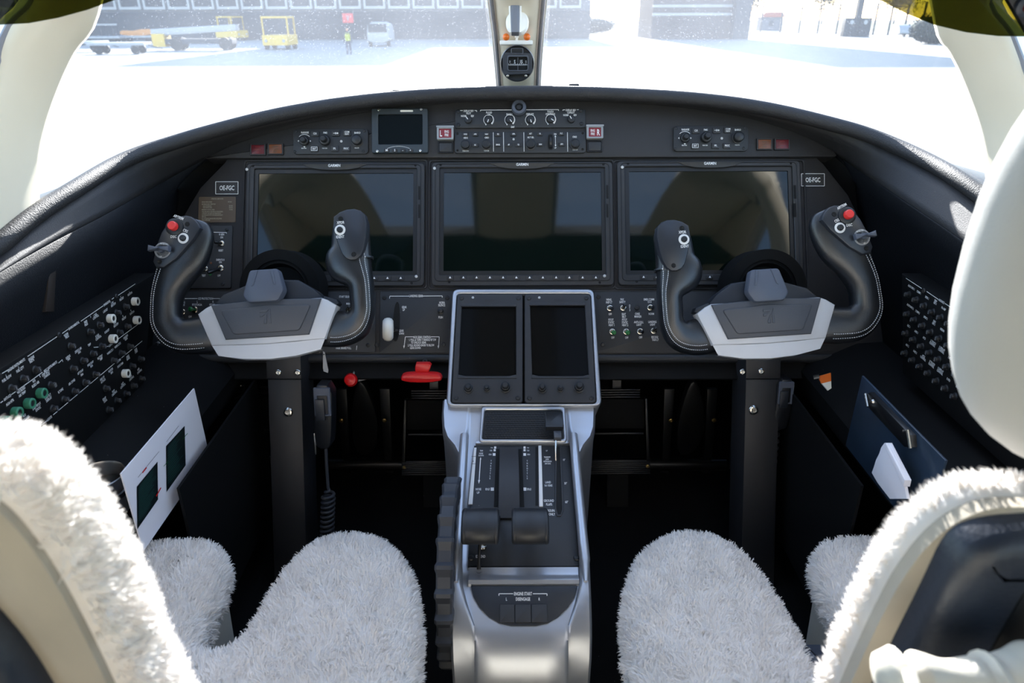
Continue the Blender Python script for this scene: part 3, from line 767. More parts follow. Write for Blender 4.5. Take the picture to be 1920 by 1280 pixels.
MB().lathe([(14*k, 0), (14*k, 0.010), (12.5*k, 0.013), (8*k, 0.014), (7*k, 0.011), (7*k, 0.006)], 0, 0, 32).build('outer_ring', 'clip_grey', q.t)
MB().lathe([(7*k, 0.004), (6.5*k, 0.010), (4.5*k, 0.012), (0, 0.012)], 0, 0, 24).build('centre_cap', 'knob', q.t)
MB().box(-21*k, 20*k, 14*k, 16.5*k, -0.001, 0.006, 0.0008).build('mount_bracket', 'bezel', q.t)

q = PT('autopilot_panel', 'wide autopilot mode panel with buttons and four knobs', 'control panel', F_UP, 975, 268)
k = q.s; z = 0.005
q.plate('faceplate', 853, 248, 1098, 288.5, 0, z, 'panel_face', 5, 0.001)
for a, b_ in ((858, 252), (858, 283), (1092, 251), (1092, 281)): q.screw(a, b_, 2.2, z-0.0004, 'hole')
for px, py in ((873, 272), (912, 271.5), (995, 271), (1078, 270.5)): q.knob(px, py+1.5, 8.2, 9, z, 'knob', 'knob', skirt=10, cap='knob_top')
for st, px, py in (('HDG', 873, 253.5), ('APR', 891.5, 253.5), ('NAV', 912.6, 253.5), ('FD', 934, 253.5), ('XFR', 963, 253), ('ALT', 994.7, 252.5), ('VS', 1012, 252.5), ('FLC', 1052, 252),
                   ('BC', 891.5, 273.5), ('BANK', 934, 273), ('AP', 954, 273), ('YD', 972, 273), ('VNV', 1013, 272.5), ('SPD', 1053, 272)):
    q.button(px, py, 11.5, 7, z, 2, txt=st, th_txt=2.8)
for st, px, py, h in (('HDG', 873.5, 259.8, 3.2), ('CRS1', 912.8, 259.3, 3.2), ('ALT SEL', 995, 258.8, 3.2), ('CRS2', 1077, 258, 3.2), ('PUSH SYNC', 873.5, 284.3, 2), ('PUSH DIR', 912.5, 284, 2), ('PUSH DIR', 1078, 282.3, 2), ('DN', 1040.5, 252.8, 2.8), ('UP', 1041, 278.5, 2.8)): q.text(st, px, py, h, z, sx=0.95)
for x in (925, 944, 982, 1063.5): q.line(x, 249.5, x+0.5, 285.5, 0.9, z)
q.line(1041, 257, 1041.3, 274, 0.9, z)
q.poly([(1039.3, 258), (1042.7, 258), (1041, 254.8)], z); q.poly([(1039.6, 273), (1043, 273), (1041.4, 276)], z)
q.inkout()
x, y = q.xy(1032, 267.5)
MB().prism(q.rect(1028, 253, 1036, 282, 3), z-0.001, z+0.0008).build('wheel_slot', 'hole', q.t)
pm = Matrix.Translation((x, y, z-0.004)) @ Matrix.Rotation(R(90), 4, 'Y')
w = MB().lathe([(12*k, -2.6*k), (13*k, -2*k), (13*k, 2*k), (12*k, 2.6*k)], 0, 0, 28, pm); w.build('pitch_wheel', 'knob', q.t, 20)
x, y = q.xy(963, 262.5); MB().lathe([(2.2*k, z), (2*k, z+0.001), (0, z+0.0012)], x, y, 12).build('light_sensor', 'grey_dot', q.t)

# ---- placards
for x0, y0, x1, y1, lb in ((405, 341, 447, 364, 'black placard reading OE-FGC above the operating limits plate'), (1502, 326, 1545, 349, 'black placard reading OE-FGC right of the right display')):
    q = PT('registration_placard', lb, 'placard', F_MAIN, (x0+x1)/2, (y0+y1)/2, 'registration placards')
    q.plate('plate', x0, y0, x1, y1, 0, 0.0012, 'bezel_dark'); q.text('OE-FGC', (x0+x1)/2, (y0+y1)/2, 8.6, 0.0012, sx=0.78)
    for l in ((x0, y0, x1, y0), (x1, y0, x1, y1), (x1, y1, x0, y1), (x0, y1, x0, y0)): q.line(*l, 1.0, 0.0012)
    q.inkout()
q = PT('limits_placard', 'brown operating limitations placard with small lettering', 'placard', F_MAIN, 407, 393)
q.plate('plate', 372, 369, 443, 417, 0, 0.001, 'placard_brown', 2)
for st, px, py, al in (('OPERATING LIMITATIONS', 408, 373, 'C'), ('MANEUVERING SPEED', 379, 379, 'L'), ('183 KIAS', 435, 378.5, 'R'), ('MAXIMUM GEAR OPERATION', 379, 383, 'L'), ('GEAR EXTENDING', 381, 386.5, 'L'), ('186 KIAS', 437, 386, 'R'), ('GEAR RETRACTING', 381, 389.5, 'L'), ('186 KIAS', 437, 389.3, 'R'),
                       ('MINIMUM CONTROL SPEED', 379, 393.3, 'L'), ('92 KIAS', 437, 393, 'R'), ('THIS AIRPLANE IS CERTIFIED IN THE NORMAL', 379, 397, 'L'), ('CATEGORY AND MUST BE OPERATED IN', 379, 400.3, 'L'), ('ACCORDANCE WITH THE AIRPLANE FLIGHT', 379, 403.5, 'L'), ('MANUAL', 379, 406.7, 'L'), ('NO ACROBATIC MANEUVERS, INCLUDING', 379, 410, 'L'), ('SPINS, APPROVED', 379, 413, 'L')):
    q.text(st, px, py, 2.3, 0.001, al, 0.72)
q.inkout('print_tan')

# ---- generator panel, left of the left display
q = PT('generator_panel', 'generator switch panel half hidden behind the pilot yoke grip', 'control panel', F_MAIN, 398, 480)
k = q.s; z = 0.003
q.plate('faceplate', 340, 423, 437, 541, 0, z, 'panel_face', 3, 0.0008)
for a, b_ in ((427, 431), (419, 533), (346, 432), (346, 533)): q.screw(a, b_, 3.4, z-0.0004)
q.toggle(417, 457, 5.5, -9, 1, 12, z=z); q.toggle(415, 503, 6, -13, -13, 24, z=z); q.toggle(386, 504, 5.5, -4, 3, 14, z=z)
for st, px, py in (('R GEN', 417, 440), ('ON', 417, 445.5), ('RESET', 415.5, 470), ('DISPATCH', 414.5, 487.5), ('ON', 414.5, 492), ('TEST', 383.5, 517), ('OFF', 412, 517), ('L GEN', 372, 440), ('BATT', 360, 487)): q.text(st, px, py, 3.8, z, sx=0.75)
q.line(395, 436, 426, 436.5, 1.1, z); q.line(426, 436.5, 426, 438.5, 1.1, z); q.inkout()
for px, py, mt in ((397, 493.5, 'amber_dim'), (396, 515, 'green')):
    x, y = q.xy(px, py); MB().lathe([(2.2*k, z), (2*k, z+0.001), (0, z+0.0016)], x, y, 12).build('indicator', mt, q.t)
# ---- ice protection panel along the lower left
q = PT('ice_protection_panel', 'ice protection and start panel behind the pilot yoke', 'control panel', F_MAIN, 490, 604)
k = q.s; z = 0.003
q.plate('faceplate', 281, 546, 705, 662, 0, z, 'panel_face', 2, 0.0008)
for a, b_ in ((295, 645), (691, 647), (695, 557), (292, 556)): q.screw(a, b_, 3.8, z-0.0004)
for st, px, py in (('ICE PROTECTION', 387, 560), ('ENG', 345, 567), ('OFF', 345, 572.5), ('L', 371.5, 566), ('PITOT/AOA', 371, 571.5), ('R', 401, 566), ('PITOT', 399, 571.5), ('OFF', 358, 594), ('W/S', 392, 581), ('START SELECT', 648, 556.5), ('MANUAL', 657, 569.5), ('PARK BRAKE PULL', 645, 652.5), ('ON', 299, 642)): q.text(st, px, py, 4, z, sx=0.75)
q.line(342, 560, 372, 560, 1.2, z); q.line(401, 560, 414, 560, 1.2, z); q.line(670, 648, 669, 656, 1, z); q.inkout()
q.toggle(367, 581, 6, -4, 0, 14, 'green', z=z, tipr=4.8); q.toggle(344, 585, 5.5, 2, 4, 12, z=z); q.toggle(395, 590, 5.5, 2, 6, 12, z=z); q.toggle(655, 581, 5.5, 3, 5, 12, z=z); q.toggle(632, 584, 5.5, 3, 5, 12, z=z)

# ---- landing gear panel
q = PT('landing_gear_panel', 'landing gear panel with a white wheel shaped handle', 'control panel', F_MAIN, 780, 604)
k = q.s; z = 0.003
q.plate('faceplate', 712, 546, 850, 662, 0, z, 'panel_face', 2, 0.0008)
for a, b_ in ((721, 558), (839, 558.5), (832, 646), (707, 647)): q.screw(a, b_, 4, z-0.0004)
MB().prism(chaikin(q.L([(740, 567), (751, 566), (749, 640), (735, 640)]), 2), z-0.001, z+0.0006).build('slot', 'hole', q.t)
for st, px, py in (('LANDING GEAR', 780.5, 555), ('GEAR', 758.5, 576), ('UP', 757.5, 581), ('HORN', 829, 567.5), ('SILENCE', 828.5, 572.3), ('PUSH', 826.5, 595), ('GEAR', 753, 620), ('DOWN', 752, 625.3)): q.text(st, px, py, 4.2, z, sx=0.72)
for st, px, py, al in (('AUX GEAR CONTROL', 792, 632, 'C'), ('1. PULL & TURN T HANDLE 45°CW', 767, 637, 'L'), ('TO UNLOCK GEAR', 771, 642, 'L'), ('2. PULL ROUND KNOB TO BLOW', 765, 647.2, 'L'), ('GEAR DOWN', 769, 652.2, 'L')): q.text(st, px, py, 4.1, z, al, 0.68)
for l in ((731, 560, 731.5, 555.5), (731.5, 555.5, 768, 555.5), (793, 555.3, 829.5, 555), (829.5, 555, 829.5, 558), (758, 652, 760.5, 631.5), (760.5, 631.5, 776, 631.5), (808, 631.5, 824, 631.5), (824, 631.5, 822.5, 652)): q.line(*l, 1.1, z)
q.poly([(756.6, 648), (759.8, 648), (757.8, 653.5)], z); q.poly([(820.8, 648), (824, 648), (822.2, 653.5)], z); q.inkout()
q.knob(827, 583.5, 4.5, 7, z, 'knob', 'push_button', skirt=6)
x, y = q.xy(733, 620); m_ = Matrix.Translation((x, y, 0.030)) @ Matrix.Rotation(R(90+8), 4, 'Y')
hd = MB().lathe([(8*k, -9*k), (16*k, -9.5*k), (20*k, -6.5*k), (21.5*k, -2*k), (21.5*k, 2*k), (20*k, 6.5*k), (16*k, 9.5*k), (13*k, 9.5*k), (12*k, 8.5*k), (7*k, 8.8*k), (5*k, 10*k), (0, 10*k)], 0, 0, 28, m_).build('gear_handle', 'white_plastic', q.t)
MB().tube([(x+0.009, y, 0.028), (x+0.011, y+0.002, -0.002)], 0.004, 10).build('handle_arm', 'metal_dark', hd)

# ---- copilot switch panel
q = PT('light_switch_panel', 'lighting and pitot heat switch panel right of the pedestal', 'control panel', F_MAIN, 1310, 604)
k = q.s; z = 0.003
q.plate('faceplate', 1115, 546, 1505, 662, 0, z, 'panel_face', 2, 0.0008)
for a, b_ in ((1121.5, 556.5), (1130, 646), (1498, 557), (1494, 648)): q.screw(a, b_, 4.2, z-0.0004)
for px, py, dx, dy, mt in ((1143, 578, 3, -2, 0), (1168, 577.5, 1, 5, 0), (1218.5, 577, 3, -1, 0), (1147.5, 622, 2, -3, 1), (1173.5, 622, 2, -3, 1), (1199.5, 621.5, 3, -2, 0), (1225, 620.5, 1, 5, 0)):
    q.toggle(px, py, 5.6, dx, dy, 13, 'green' if mt else 'black_plastic', z=z, tipr=4.6 if mt else 3.6)
q.knob(1193.5, 577, 4.6, 4, z, 'key', 'push_button')
for st, px, py in (('WING', 1141, 562), ('INSP LT', 1141.5, 567), ('PAX', 1166, 561.5), ('SAFETY', 1166.5, 566.5), ('OFF', 1143.5, 589), ('SEAT', 1169, 589), ('BELT', 1169.5, 594), ('CHKE', 1194.5, 588.5), ('MARKER', 1195.5, 593.5), ('EMER COMM', 1216, 561.5), ('121.5', 1217, 566), ('NORM', 1220.5, 588.5),
                   ('PITOT', 1145, 599.5), ('STATIC', 1145.5, 604.5), ('HEAT 1', 1146, 609.5), ('PITOT', 1170.5, 599.5), ('STATIC', 1171, 604.5), ('HEAT 2', 1171.5, 609.5), ('ANTI-COLL', 1197, 604), ('LIGHT', 1197.5, 608.8), ('LANDING', 1222.5, 603.5), ('LIGHT', 1223, 608.5), ('OFF', 1148.5, 633), ('OFF', 1174.5, 633), ('OFF', 1200.5, 632.5), ('RECOG/', 1227, 632), ('TAXI LT', 1228, 637), ('O', 1180, 573), ('F', 1180, 577.5), ('F', 1180.5, 582)):
    q.text(st, px, py, 4, z, sx=0.74)
q.inkout()

# ================================================================== CENTRE PEDESTAL
def roundpoly(pts, r, k=5):
    pts = ccw(pts); n = len(pts); out = []
    for i in range(n):
        a, b, c = Vector(pts[i-1]), Vector(pts[i]), Vector(pts[(i+1) % n])
        p, q = b+(a-b).normalized()*min(r, (a-b).length*0.45), b+(c-b).normalized()*min(r, (c-b).length*0.45)
        for j in range(k+1):
            t = j/k; v = p*(1-t)**2+b*2*t*(1-t)+q*t*t; out.append((v.x, v.y))
    return out
ped = thing('centre_pedestal', 'silver centre pedestal between the seats with raised rails', 'pedestal', Matrix.Translation((0, 0.80, 0)))
pinv = ped.matrix_world.inverted()
ST = [(748, 1.212, .134, .085, .000, .002), (772, 1.195, .134, .085, .001, .002), (800, 1.178, .131, .085, .001, .002), (820, 1.164, .124, .086, .004, .003), (840, 1.152, .111, .086, .011, .005), (862, 1.134, .1005, .086, .012, .005),
      (900, 1.106, .1005, .086, .013, .005), (1000, 1.031, .1, .085, .012, .005), (1058, .986, .0992, .083, .011, .005), (1066, .981, .099, .082, .011, .004), (1098, .957, .0975, .080, .009, .003), (1130, .942, .097, .073, .006, .003),
      (1172, .925, .096, .062, .003, .001), (1200, .917, .0955, .060, .000, -.003), (1240, .912, .0945, .060, -.003, -.005), (1280, .914, .093, .060, -.005, -.006)]
cen = [W(976, s[0], s[1]) for s in ST]+[Vector((0, 0.631, 0.09)), Vector((0, 0.632, 0.004))]
par = [s[2:] for s in ST]+[(.0915, .060, -.006, -.006), (.091, .060, -.006, -.006)]
rows = []
for i, (c_, (w, wi, h, g)) in enumerate(zip(cen, par)):
    t = cen[max(0, i-1)]-cen[min(len(cen)-1, i+1)]; t.x = 0; t.normalize()
    n_ = Vector((1, 0, 0)).cross(t); n_ = n_ if (n_.z > 0 or n_.y < 0) else -n_
    low = 0.0
    prof = [(w, None), (w, -0.05), (w, -0.02), (w-0.0015, h-0.005), (w-0.005, h), (wi+0.006, h), (wi+0.002, h*0.7), (wi, -g*0.6), (wi-0.004, -g), (wi*0.5, -g)]
    half = []
    for x, q in prof:
        if q is None: p = c_+n_*-0.05; p = Vector((x*0.97, p.y, low))
        else: p = Vector((x, c_.y, c_.z))+n_*q
        half.append(p)
    rows.append([pinv @ Vector((-p.x, p.y, p.z)) for p in half]+[pinv @ p for p in reversed(half)])
body = recalc(MB().grid(rows).build('body', 'silver', ped, 50))
# rounded rails along both edges
for sg in (-1, 1):
    P = []
    for c_, (w, wi, h, g) in list(zip(cen, par))[3:11]: P.append(pinv @ (Vector((sg*(w if w < 0.1 else 0.0995)-sg*0.0085, c_.y, c_.z))+F_QUAD.Z*(h if h > 0.009 else h+0.001)))
    MB().tube(P, [0.0076]*(len(P)-2)+[0.006, 0.003], 14).build('rail', 'silver', ped, 80)
# head that carries the two touch screens
q = PT('tmp', 'x', 'x', F_TOUCH, 980, 650)
HO = [(849, 543), (1113, 543), (1128, 762), (837, 762)]; HI = [(857, 552), (1107, 552), (1118, 757), (845, 757)]
hd = MB().ring(roundpoly(q.L(HO), 0.012), roundpoly(q.L(HI), 0.007), -0.09, 0.004, 0.002).build('head_frame', 'silver', ped, 50); hd.matrix_basis = pinv @ F_TOUCH.mat(F_TOUCH.pt(980, 650))
hb = MB().prism(inset(ccw(q.L(HI)), -0.001), -0.085, -0.006).build('head_core', 'footwell', ped); hb.matrix_basis = pinv @ F_TOUCH.mat(F_TOUCH.pt(980, 650))
bpy.data.objects.remove(q.t)

for nm, A4, S4, cx, kn, lb in (('l', [(858, 553), (980, 553), (980, 756.5), (846.5, 756.5)], [(866, 576), (967.5, 576), (967.5, 706), (860, 706)], 916, ((878.5, 730), (913, 730), (947.5, 728)), 'left touch control screen set in the pedestal head'),
                               ('r', [(983.5, 553), (1106.5, 553), (1117, 756.5), (983.5, 756.5)], [(994, 574), (1096, 574), (1103.5, 706), (998, 706)], 1047, ((1016, 730), (1050, 730), (1085, 728)), 'right touch control screen set in the pedestal head')):
    q = PT('touch_controller', lb, 'touch screen', F_TOUCH, cx, 650, 'pedestal touch screens'); k = q.s
    MB().ring(roundpoly(q.L(A4), 0.006), roundpoly(q.L(S4), 0.003), -0.006, 0.005, 0.001).build('bezel', 'bezel', q.t)
    MB().prism(inset(ccw(q.L(S4)), -0.001), -0.006, 0.0005).build('screen', 'touch_glass', q.t)
    (sx0, sy0), (sx1, _), (bx1, by1), (bx0, _) = S4
    # curved brow above and sill below the glass
    MB().prism(q.L([(sx0-2, sy0-4), ((sx0+sx1)/2-22, sy0-6), ((sx0+sx1)/2-12, sy0-3), ((sx0+sx1)/2+12, sy0-3), ((sx0+sx1)/2+22, sy0-6), (sx1+1, sy0-4), (sx1+1, sy0+1), (sx0-2, sy0+1)]), 0.003, 0.0065, 0.0006).build('brow', 'bezel', q.t)
    MB().prism(q.L([(bx0, by1-2), ((bx0+bx1)/2-30, by1+3), ((bx0+bx1)/2+30, by1+3), (bx1, by1-2), (bx1+1, by1+5), (bx0-2, by1+5)]), 0.002, 0.0062, 0.0006).build('sill', 'bezel', q.t)
    q.text('GARMIN', cx+2, 565, 4.5, 0.005, sx=1.0); q.inkout('key')
    for (px, py), r, h, tp in zip(kn, (7.5, 5.5, 8.5), (9, 7, 11), (0.7, 0.72, 0.75)):
        q.knob(px, py, r, h, 0.005, 'knob', 'knob', skirt=r+1.5); q.knob(px, py, r*tp, h*1.75, 0.005, 'knob', 'inner_knob', cap='knob_top')
    a, b_ = A4[0], A4[1]; c_, d_ = A4[2], A4[3]
    for px, py in ((a[0]+8, a[1]+8), (b_[0]-8, b_[1]+8), (c_[0]-9, c_[1]-9), (d_[0]+9, d_[1]-9)): q.screw(px, py, 4.3, 0.0045, 'bezel')
    x, y = q.xy(cx-29 if nm == 'l' else cx-36, 560); MB().lathe([(2.6*k, 0.005), (2.4*k, 0.006), (0, 0.0063)], x, y, 12).build('light_sensor', 'grey_dot', q.t)

# leather tray pad
_a, _b2 = W(980, 770, 1.193), W(980, 826, 1.158)
F_TRAY = Frame((_a+_b2)/2, (1, 0, 0), _a-_b2)
q = PT('tray_pad', 'black woven leather pad in the tray under the touch screens', 'pad', F_TRAY, 980, 798); k = q.s
MB().prism(roundpoly(q.L([(909, 770), (1053, 770), (1057, 825), (904, 825)]), 0.004), -0.004, 0.0015, 0.001).build('base', 'pad', q.t)
b = MB(); n1, n2 = 26, 13
for j in range(n2):
    for i in range(n1):
        px, py = 911.5+(i+0.5*(j % 2))*5.35, 773.5+j*4.05
        if px > 1051: continue
        x, y = q.xy(px, py); b.prism([(x-2.1*k, y), (x, y-1.5*k), (x+2.1*k, y), (x, y+1.5*k)], 0.0012, 0.0023, 0, bottom=False)
w = b.build('weave', 'pad', q.t); w['kind'] = 'stuff'
MB().ring(roundpoly(q.L([(903, 764), (1059, 764), (1063, 830), (898, 830)]), 0.006), roundpoly(q.L([(909, 770), (1053, 770), (1057, 825), (904, 825)]), 0.004), -0.006, 0.0045, 0.0015).build('tray_rim', 'silver', q.t)

# ---- throttle quadrant
q = PT('throttle_quadrant', 'black quadrant plate with throttle, trim and flap markings', 'control panel', F_QUAD, 980, 950); k = q.s; z = 0.0
MB().prism(q.L([(889, 835), (1070, 835), (1086, 1061), (877, 1061)]), -0.005, 0.0, 0.0006).build('plate', 'panel_face', q.t)
MB().prism(q.L([(893, 827.5), (1066, 827.5), (1067, 833.5), (892, 833.5)]), -0.004, 0.004, 0.001).build('top_bar', 'silver', q.t)
for a, b_ in ((883.5, 1046), (1081, 1046)): q.screw(a, b_, 5.5, 0.0)
for nm, L_, zz in (('trim_scale', [(889, 840), (893.5, 840), (886, 946), (878, 946)], 0.0018), ('speed_scale', [(1009.5, 836), (1015, 836), (1018, 950), (1011, 950)], 0.0018)): MB().prism(q.L(L_), 0, zz, 0.0003).build(nm, 'print', q.t)
for nm, L_ in (('slot', [(930, 842), (936, 842), (934, 950), (926, 950)]), ('slot', [(972.5, 842), (978.5, 842), (983, 950), (975, 950)]), ('slot', [(1004, 838), (1008.5, 838), (1009, 948), (1004, 948)]), ('slot', [(1044, 838), (1049, 838), (1054, 955), (1051, 965), (1046, 965), (1043, 955)])):
    MB().prism(q.L(L_), -0.002, 0.0007).build(nm, 'hole', q.t)
MB().ring(q.L([(1041, 836), (1052, 836), (1057, 957), (1052, 968), (1044, 968), (1040, 957)]), q.L([(1044, 838), (1049, 838), (1054, 955), (1051, 965), (1046, 965), (1043, 955)]), 0, 0.0015, 0.0004).build('slot_rim', 'bezel', q.t)
# convex strip between the throttle slots
r0, r1 = [], []; rows = []
for i in range(13):
    py = 842+i*11; hh = 0.020*math.sin(math.pi*(i/12*0.85+0.08))
    a, b_ = q.xy(937.5-i*0.18, py), q.xy(971.5+i*0.25, py); rows.append([(a[0], a[1], -0.003), (a[0], a[1], hh), (b_[0], b_[1], hh), (b_[0], b_[1], -0.003)])
recalc(MB().grid(rows).build('lever_arch', 'hub_dark', q.t))
for st, px, py, h in (('TRIM', 902.5, 845, 3.4), ('NOSE', 902, 850, 3.8), ('DOWN', 902, 854, 3.8), ('NOSE', 897, 917, 5.2), ('UP', 896.5, 923.5, 5.2), ('T/O', 922, 839.5, 3), ('CLB', 920.5, 844.5, 3.2), ('CRU', 919, 852, 3.6), ('T/O', 990, 839.5, 3), ('CLB', 990, 844.5, 3.2), ('CRU', 991, 852, 3.6),
                      ('IDLE', 914, 917, 5), ('IDLE', 992, 917, 5), ('TAKEOFF', 1026, 857, 3.8), ('AND', 1026, 861, 3.6), ('APPROACH', 1026.5, 865, 3.8), ('200 KIAS', 1027, 869, 3.8), ('LAND', 1027.5, 904, 5), ('161 KIAS', 1028, 910, 5), ('GROUND', 1029, 938.5, 5.4), ('FLAPS', 1029.5, 945.5, 5.4), ('GROUND', 1033, 957, 5.4), ('ONLY', 1035, 964, 5.4), ('15°', 1057.5, 862, 4.6), ('35°', 1060.5, 906, 5), ('60°', 1062.5, 941, 5.4), ('EXTEND', 901, 1043, 5.4), ('UP', 1025, 845, 3.6)):
    q.text(st, px, py, h, z, sx=0.7)
for i, ch in enumerate('THROTTLE'):
    q.text(ch, 921-i*0.35, 864+i*4.7, 3.8, z, sx=0.75); q.text(ch, 988.5, 864+i*4.7, 3.8, z, sx=0.75)
q.line(901, 859, 898.3, 902, 1.6, z); q.poly([(896.3, 900), (900.3, 900), (897.8, 907)], z); q.poly([(899.5, 861), (902.5, 861), (901.2, 857)], z)
for px, py, s_ in ((928.5, 839, 4), (927.5, 844, 4), (926.5, 852, 5), (923, 917, 6), (983.5, 839, 4), (983.5, 844, 4), (983.8, 852, 5), (984, 917, 6)): q.poly([(px-s_/2, py-s_/2), (px+s_/2, py-s_/2), (px+s_/2, py+s_/2), (px-s_/2, py+s_/2)], z)
q.inkout()
q.text('0', 887.3, 866, 4, 0.0019); 
for yy in (857, 871): q.line(884, yy, 893, yy, 0.8, 0.0019)
q.inkout('hole')
# throttle levers
F_LEV = Frame(F_QUAD.O+F_QUAD.Z*0.055, F_QUAD.X, F_QUAD.Y)
for x0, x1, ax, lb in ((866, 935.5, 933, 'left throttle lever with broad curved grip'), (959.5, 1028.5, 977, 'right throttle lever with broad curved grip')):
    t = PT('throttle_lever', lb, 'lever', F_LEV, (x0+x1)/2, 985, 'throttle levers'); k = t.s
    a, b_ = t.xy(x0, 985)[0], t.xy(x1, 985)[0]
    prof = []
    for i in range(15):
        th = R(-60+190*i/14); prof.append((math.sin(R(40))*0+0.024*math.cos(th)*0.9-0.000, 0.026*math.sin(th)))
    # profile: convex face from the top edge round to the lower edge, flat back
    pr = [(0.027, -0.012), (0.029, -0.004), (0.027, 0.004), (0.021, 0.011), (0.012, 0.0145), (0.0, 0.016), (-0.012, 0.0145), (-0.021, 0.010), (-0.027, 0.003), (-0.028, -0.004), (-0.024, -0.010), (-0.005, -0.014)]
    rows = []
    for u, sc in ((a, 0.86), (a+0.0012, 0.96), (a+0.003, 1.0), (a+0.0055, 1.0), (a+0.006, 0.985), (a+0.0065, 1.0), (b_-0.0065, 1.0), (b_-0.006, 0.985), (b_-0.0055, 1.0), (b_-0.003, 1.0), (b_-0.0012, 0.96), (b_, 0.86)): rows.append([(u, y*sc, zz*sc) for y, zz in pr])
    m_ = MB().grid(rows, close=True); n_ = len(pr); m_.f += [tuple(range(n_)), tuple(reversed(range(len(m_.v)-n_, len(m_.v))))]
    recalc(m_.build('grip', 'knob', t.t, 45))
    x = t.xy(ax, 985)[0]; s_ = 1 if ax < 950 else -1
    y2 = t.xy(ax, 935)[1]
    MB().prism([(y2+0.012, -0.056), (y2-0.004, -0.056), (-0.010, -0.010), (-0.004, 0.004), (0.016, 0.004), (0.020, -0.006)], -0.0022, 0.0022, 0.0004, Matrix.Translation((x, 0, 0)) @ Matrix(((0, 0, 1, 0), (1, 0, 0, 0), (0, 1, 0, 0), (0, 0, 0, 1)))).build('arm', 'metal_dark', t.t)
    MB().box(min(x, x-s_*0.02), max(x, x-s_*0.02), -0.006, 0.010, -0.010, 0.002, 0.001).build('arm_foot', 'metal_dark', t.t)
# speed brake lever
t = PT('speed_brake_lever', 'thin black speed brake rod below the left throttle grip', 'lever', F_QUAD, 900, 1050); k = t.s
a, b_ = t.xy(902, 1020), t.xy(898, 1070)
MB().tube([(a[0], a[1], 0.030), (a[0], a[1]-0.004, 0.028), (b_[0], b_[1]+0.008, 0.010), (b_[0], b_[1], 0.004)], [0.0022, 0.0022, 0.0024, 0.003], 10).build('rod', 'metal_dark', t.t)
MB().lathe([(7*k, -0.001), (6*k, 0.002), (3*k, 0.001)], b_[0], b_[1], 16).build('rod_socket', 'hole', t.t)
x, y = t.xy(905, 1026)
MB().lathe([(7.5*k, 0), (7*k, 0.003), (5*k, 0.004), (4*k, 0.0015)], x, y, 20).build('ring_nut', 'chrome', t.t)
# flap lever
F_FLAP = Frame(F_QUAD.O+F_QUAD.Z*0.035, F_QUAD.X, F_QUAD.Y)
t = PT('flap_lever', 'flap lever with square black paddle above the flap slot', 'lever', F_FLAP, 1040, 803); k = t.s
t.plate('paddle', 1023, 774, 1055, 801, -0.004, 0.004, 'black_plastic', 2, 0.001); t.plate('paddle_edge', 1023, 800, 1055.5, 804, -0.004, 0.005, 'knob_top', 1)
t.plate('collar', 1039, 806, 1052, 819, -0.010, -0.001, 'hub_grey', 1, 0.001)
a, b_ = t.xy(1042, 812), t.xy(1044, 838)
MB().tube([(a[0], a[1]+0.004, -0.004), (a[0], a[1]-0.006, -0.008), (b_[0], b_[1], -0.036)], 0.0016, 8).build('stalk', 'chrome', t.t)
# silver cross bar and engine start panel
_a, _b2 = W(980, 1062, 0.982), W(980, 1098, 0.957)
F_BAR = Frame((_a+_b2)/2, (1, 0, 0), _a-_b2)
q = PT('tmp', 'x', 'x', F_BAR, 981, 1080)
a, b_ = q.xy(879, 1080)[0], q.xy(1085, 1080)[0]
pr = [(0.0145, -0.004), (0.014, 0.001), (0.006, -0.0005), (0.0, 0.0), (-0.004, 0.0035), (-0.009, 0.0045), (-0.0135, 0.002), (-0.0145, -0.004)]
o = recalc(MB().grid([[(u, y, zz) for y, zz in pr] for u in (a, b_)]).build('cross_bar', 'silver', ped)); o.matrix_basis = pinv @ F_BAR.mat(F_BAR.pt(981, 1080))
bpy.data.objects.remove(q.t)
q = PT('engine_start_panel', 'dark engine start panel at the foot of the pedestal', 'control panel', F_START, 980, 1135); k = q.s; z = 0.0015
MB().prism(q.L([(883, 1099), (1082, 1099), (1077, 1118), (1065, 1138), (1047, 1156), (1027, 1168), (1005, 1173), (958, 1173), (936, 1168), (916, 1156), (899, 1138), (888, 1118)]), -0.004, z, 0.0006).build('plate', 'housing', q.t)
for x0, x1, nm in ((937, 964.5, 'button'), (966, 995, 'button'), (997, 1025, 'button')): q.plate(nm, x0, 1134, x1, 1168, 0, z+0.002, 'bezel', 1, 0.0006)
for st, px, py, h in (('ENGINE START', 980.5, 1113.5, 6), ('L', 949.5, 1123.5, 5.4), ('DISENGAGE', 980.5, 1123.5, 6), ('R', 1011, 1123.5, 5.4)): q.text(st, px, py, h, z, sx=0.72)
for l in ((935.5, 1117.5, 935.5, 1113.5), (935.5, 1113.5, 962, 1113.5), (999, 1113.5, 1025.5, 1113.5), (1025.5, 1113.5, 1025.5, 1117.5)): q.line(*l, 1.4, z)
q.inkout()
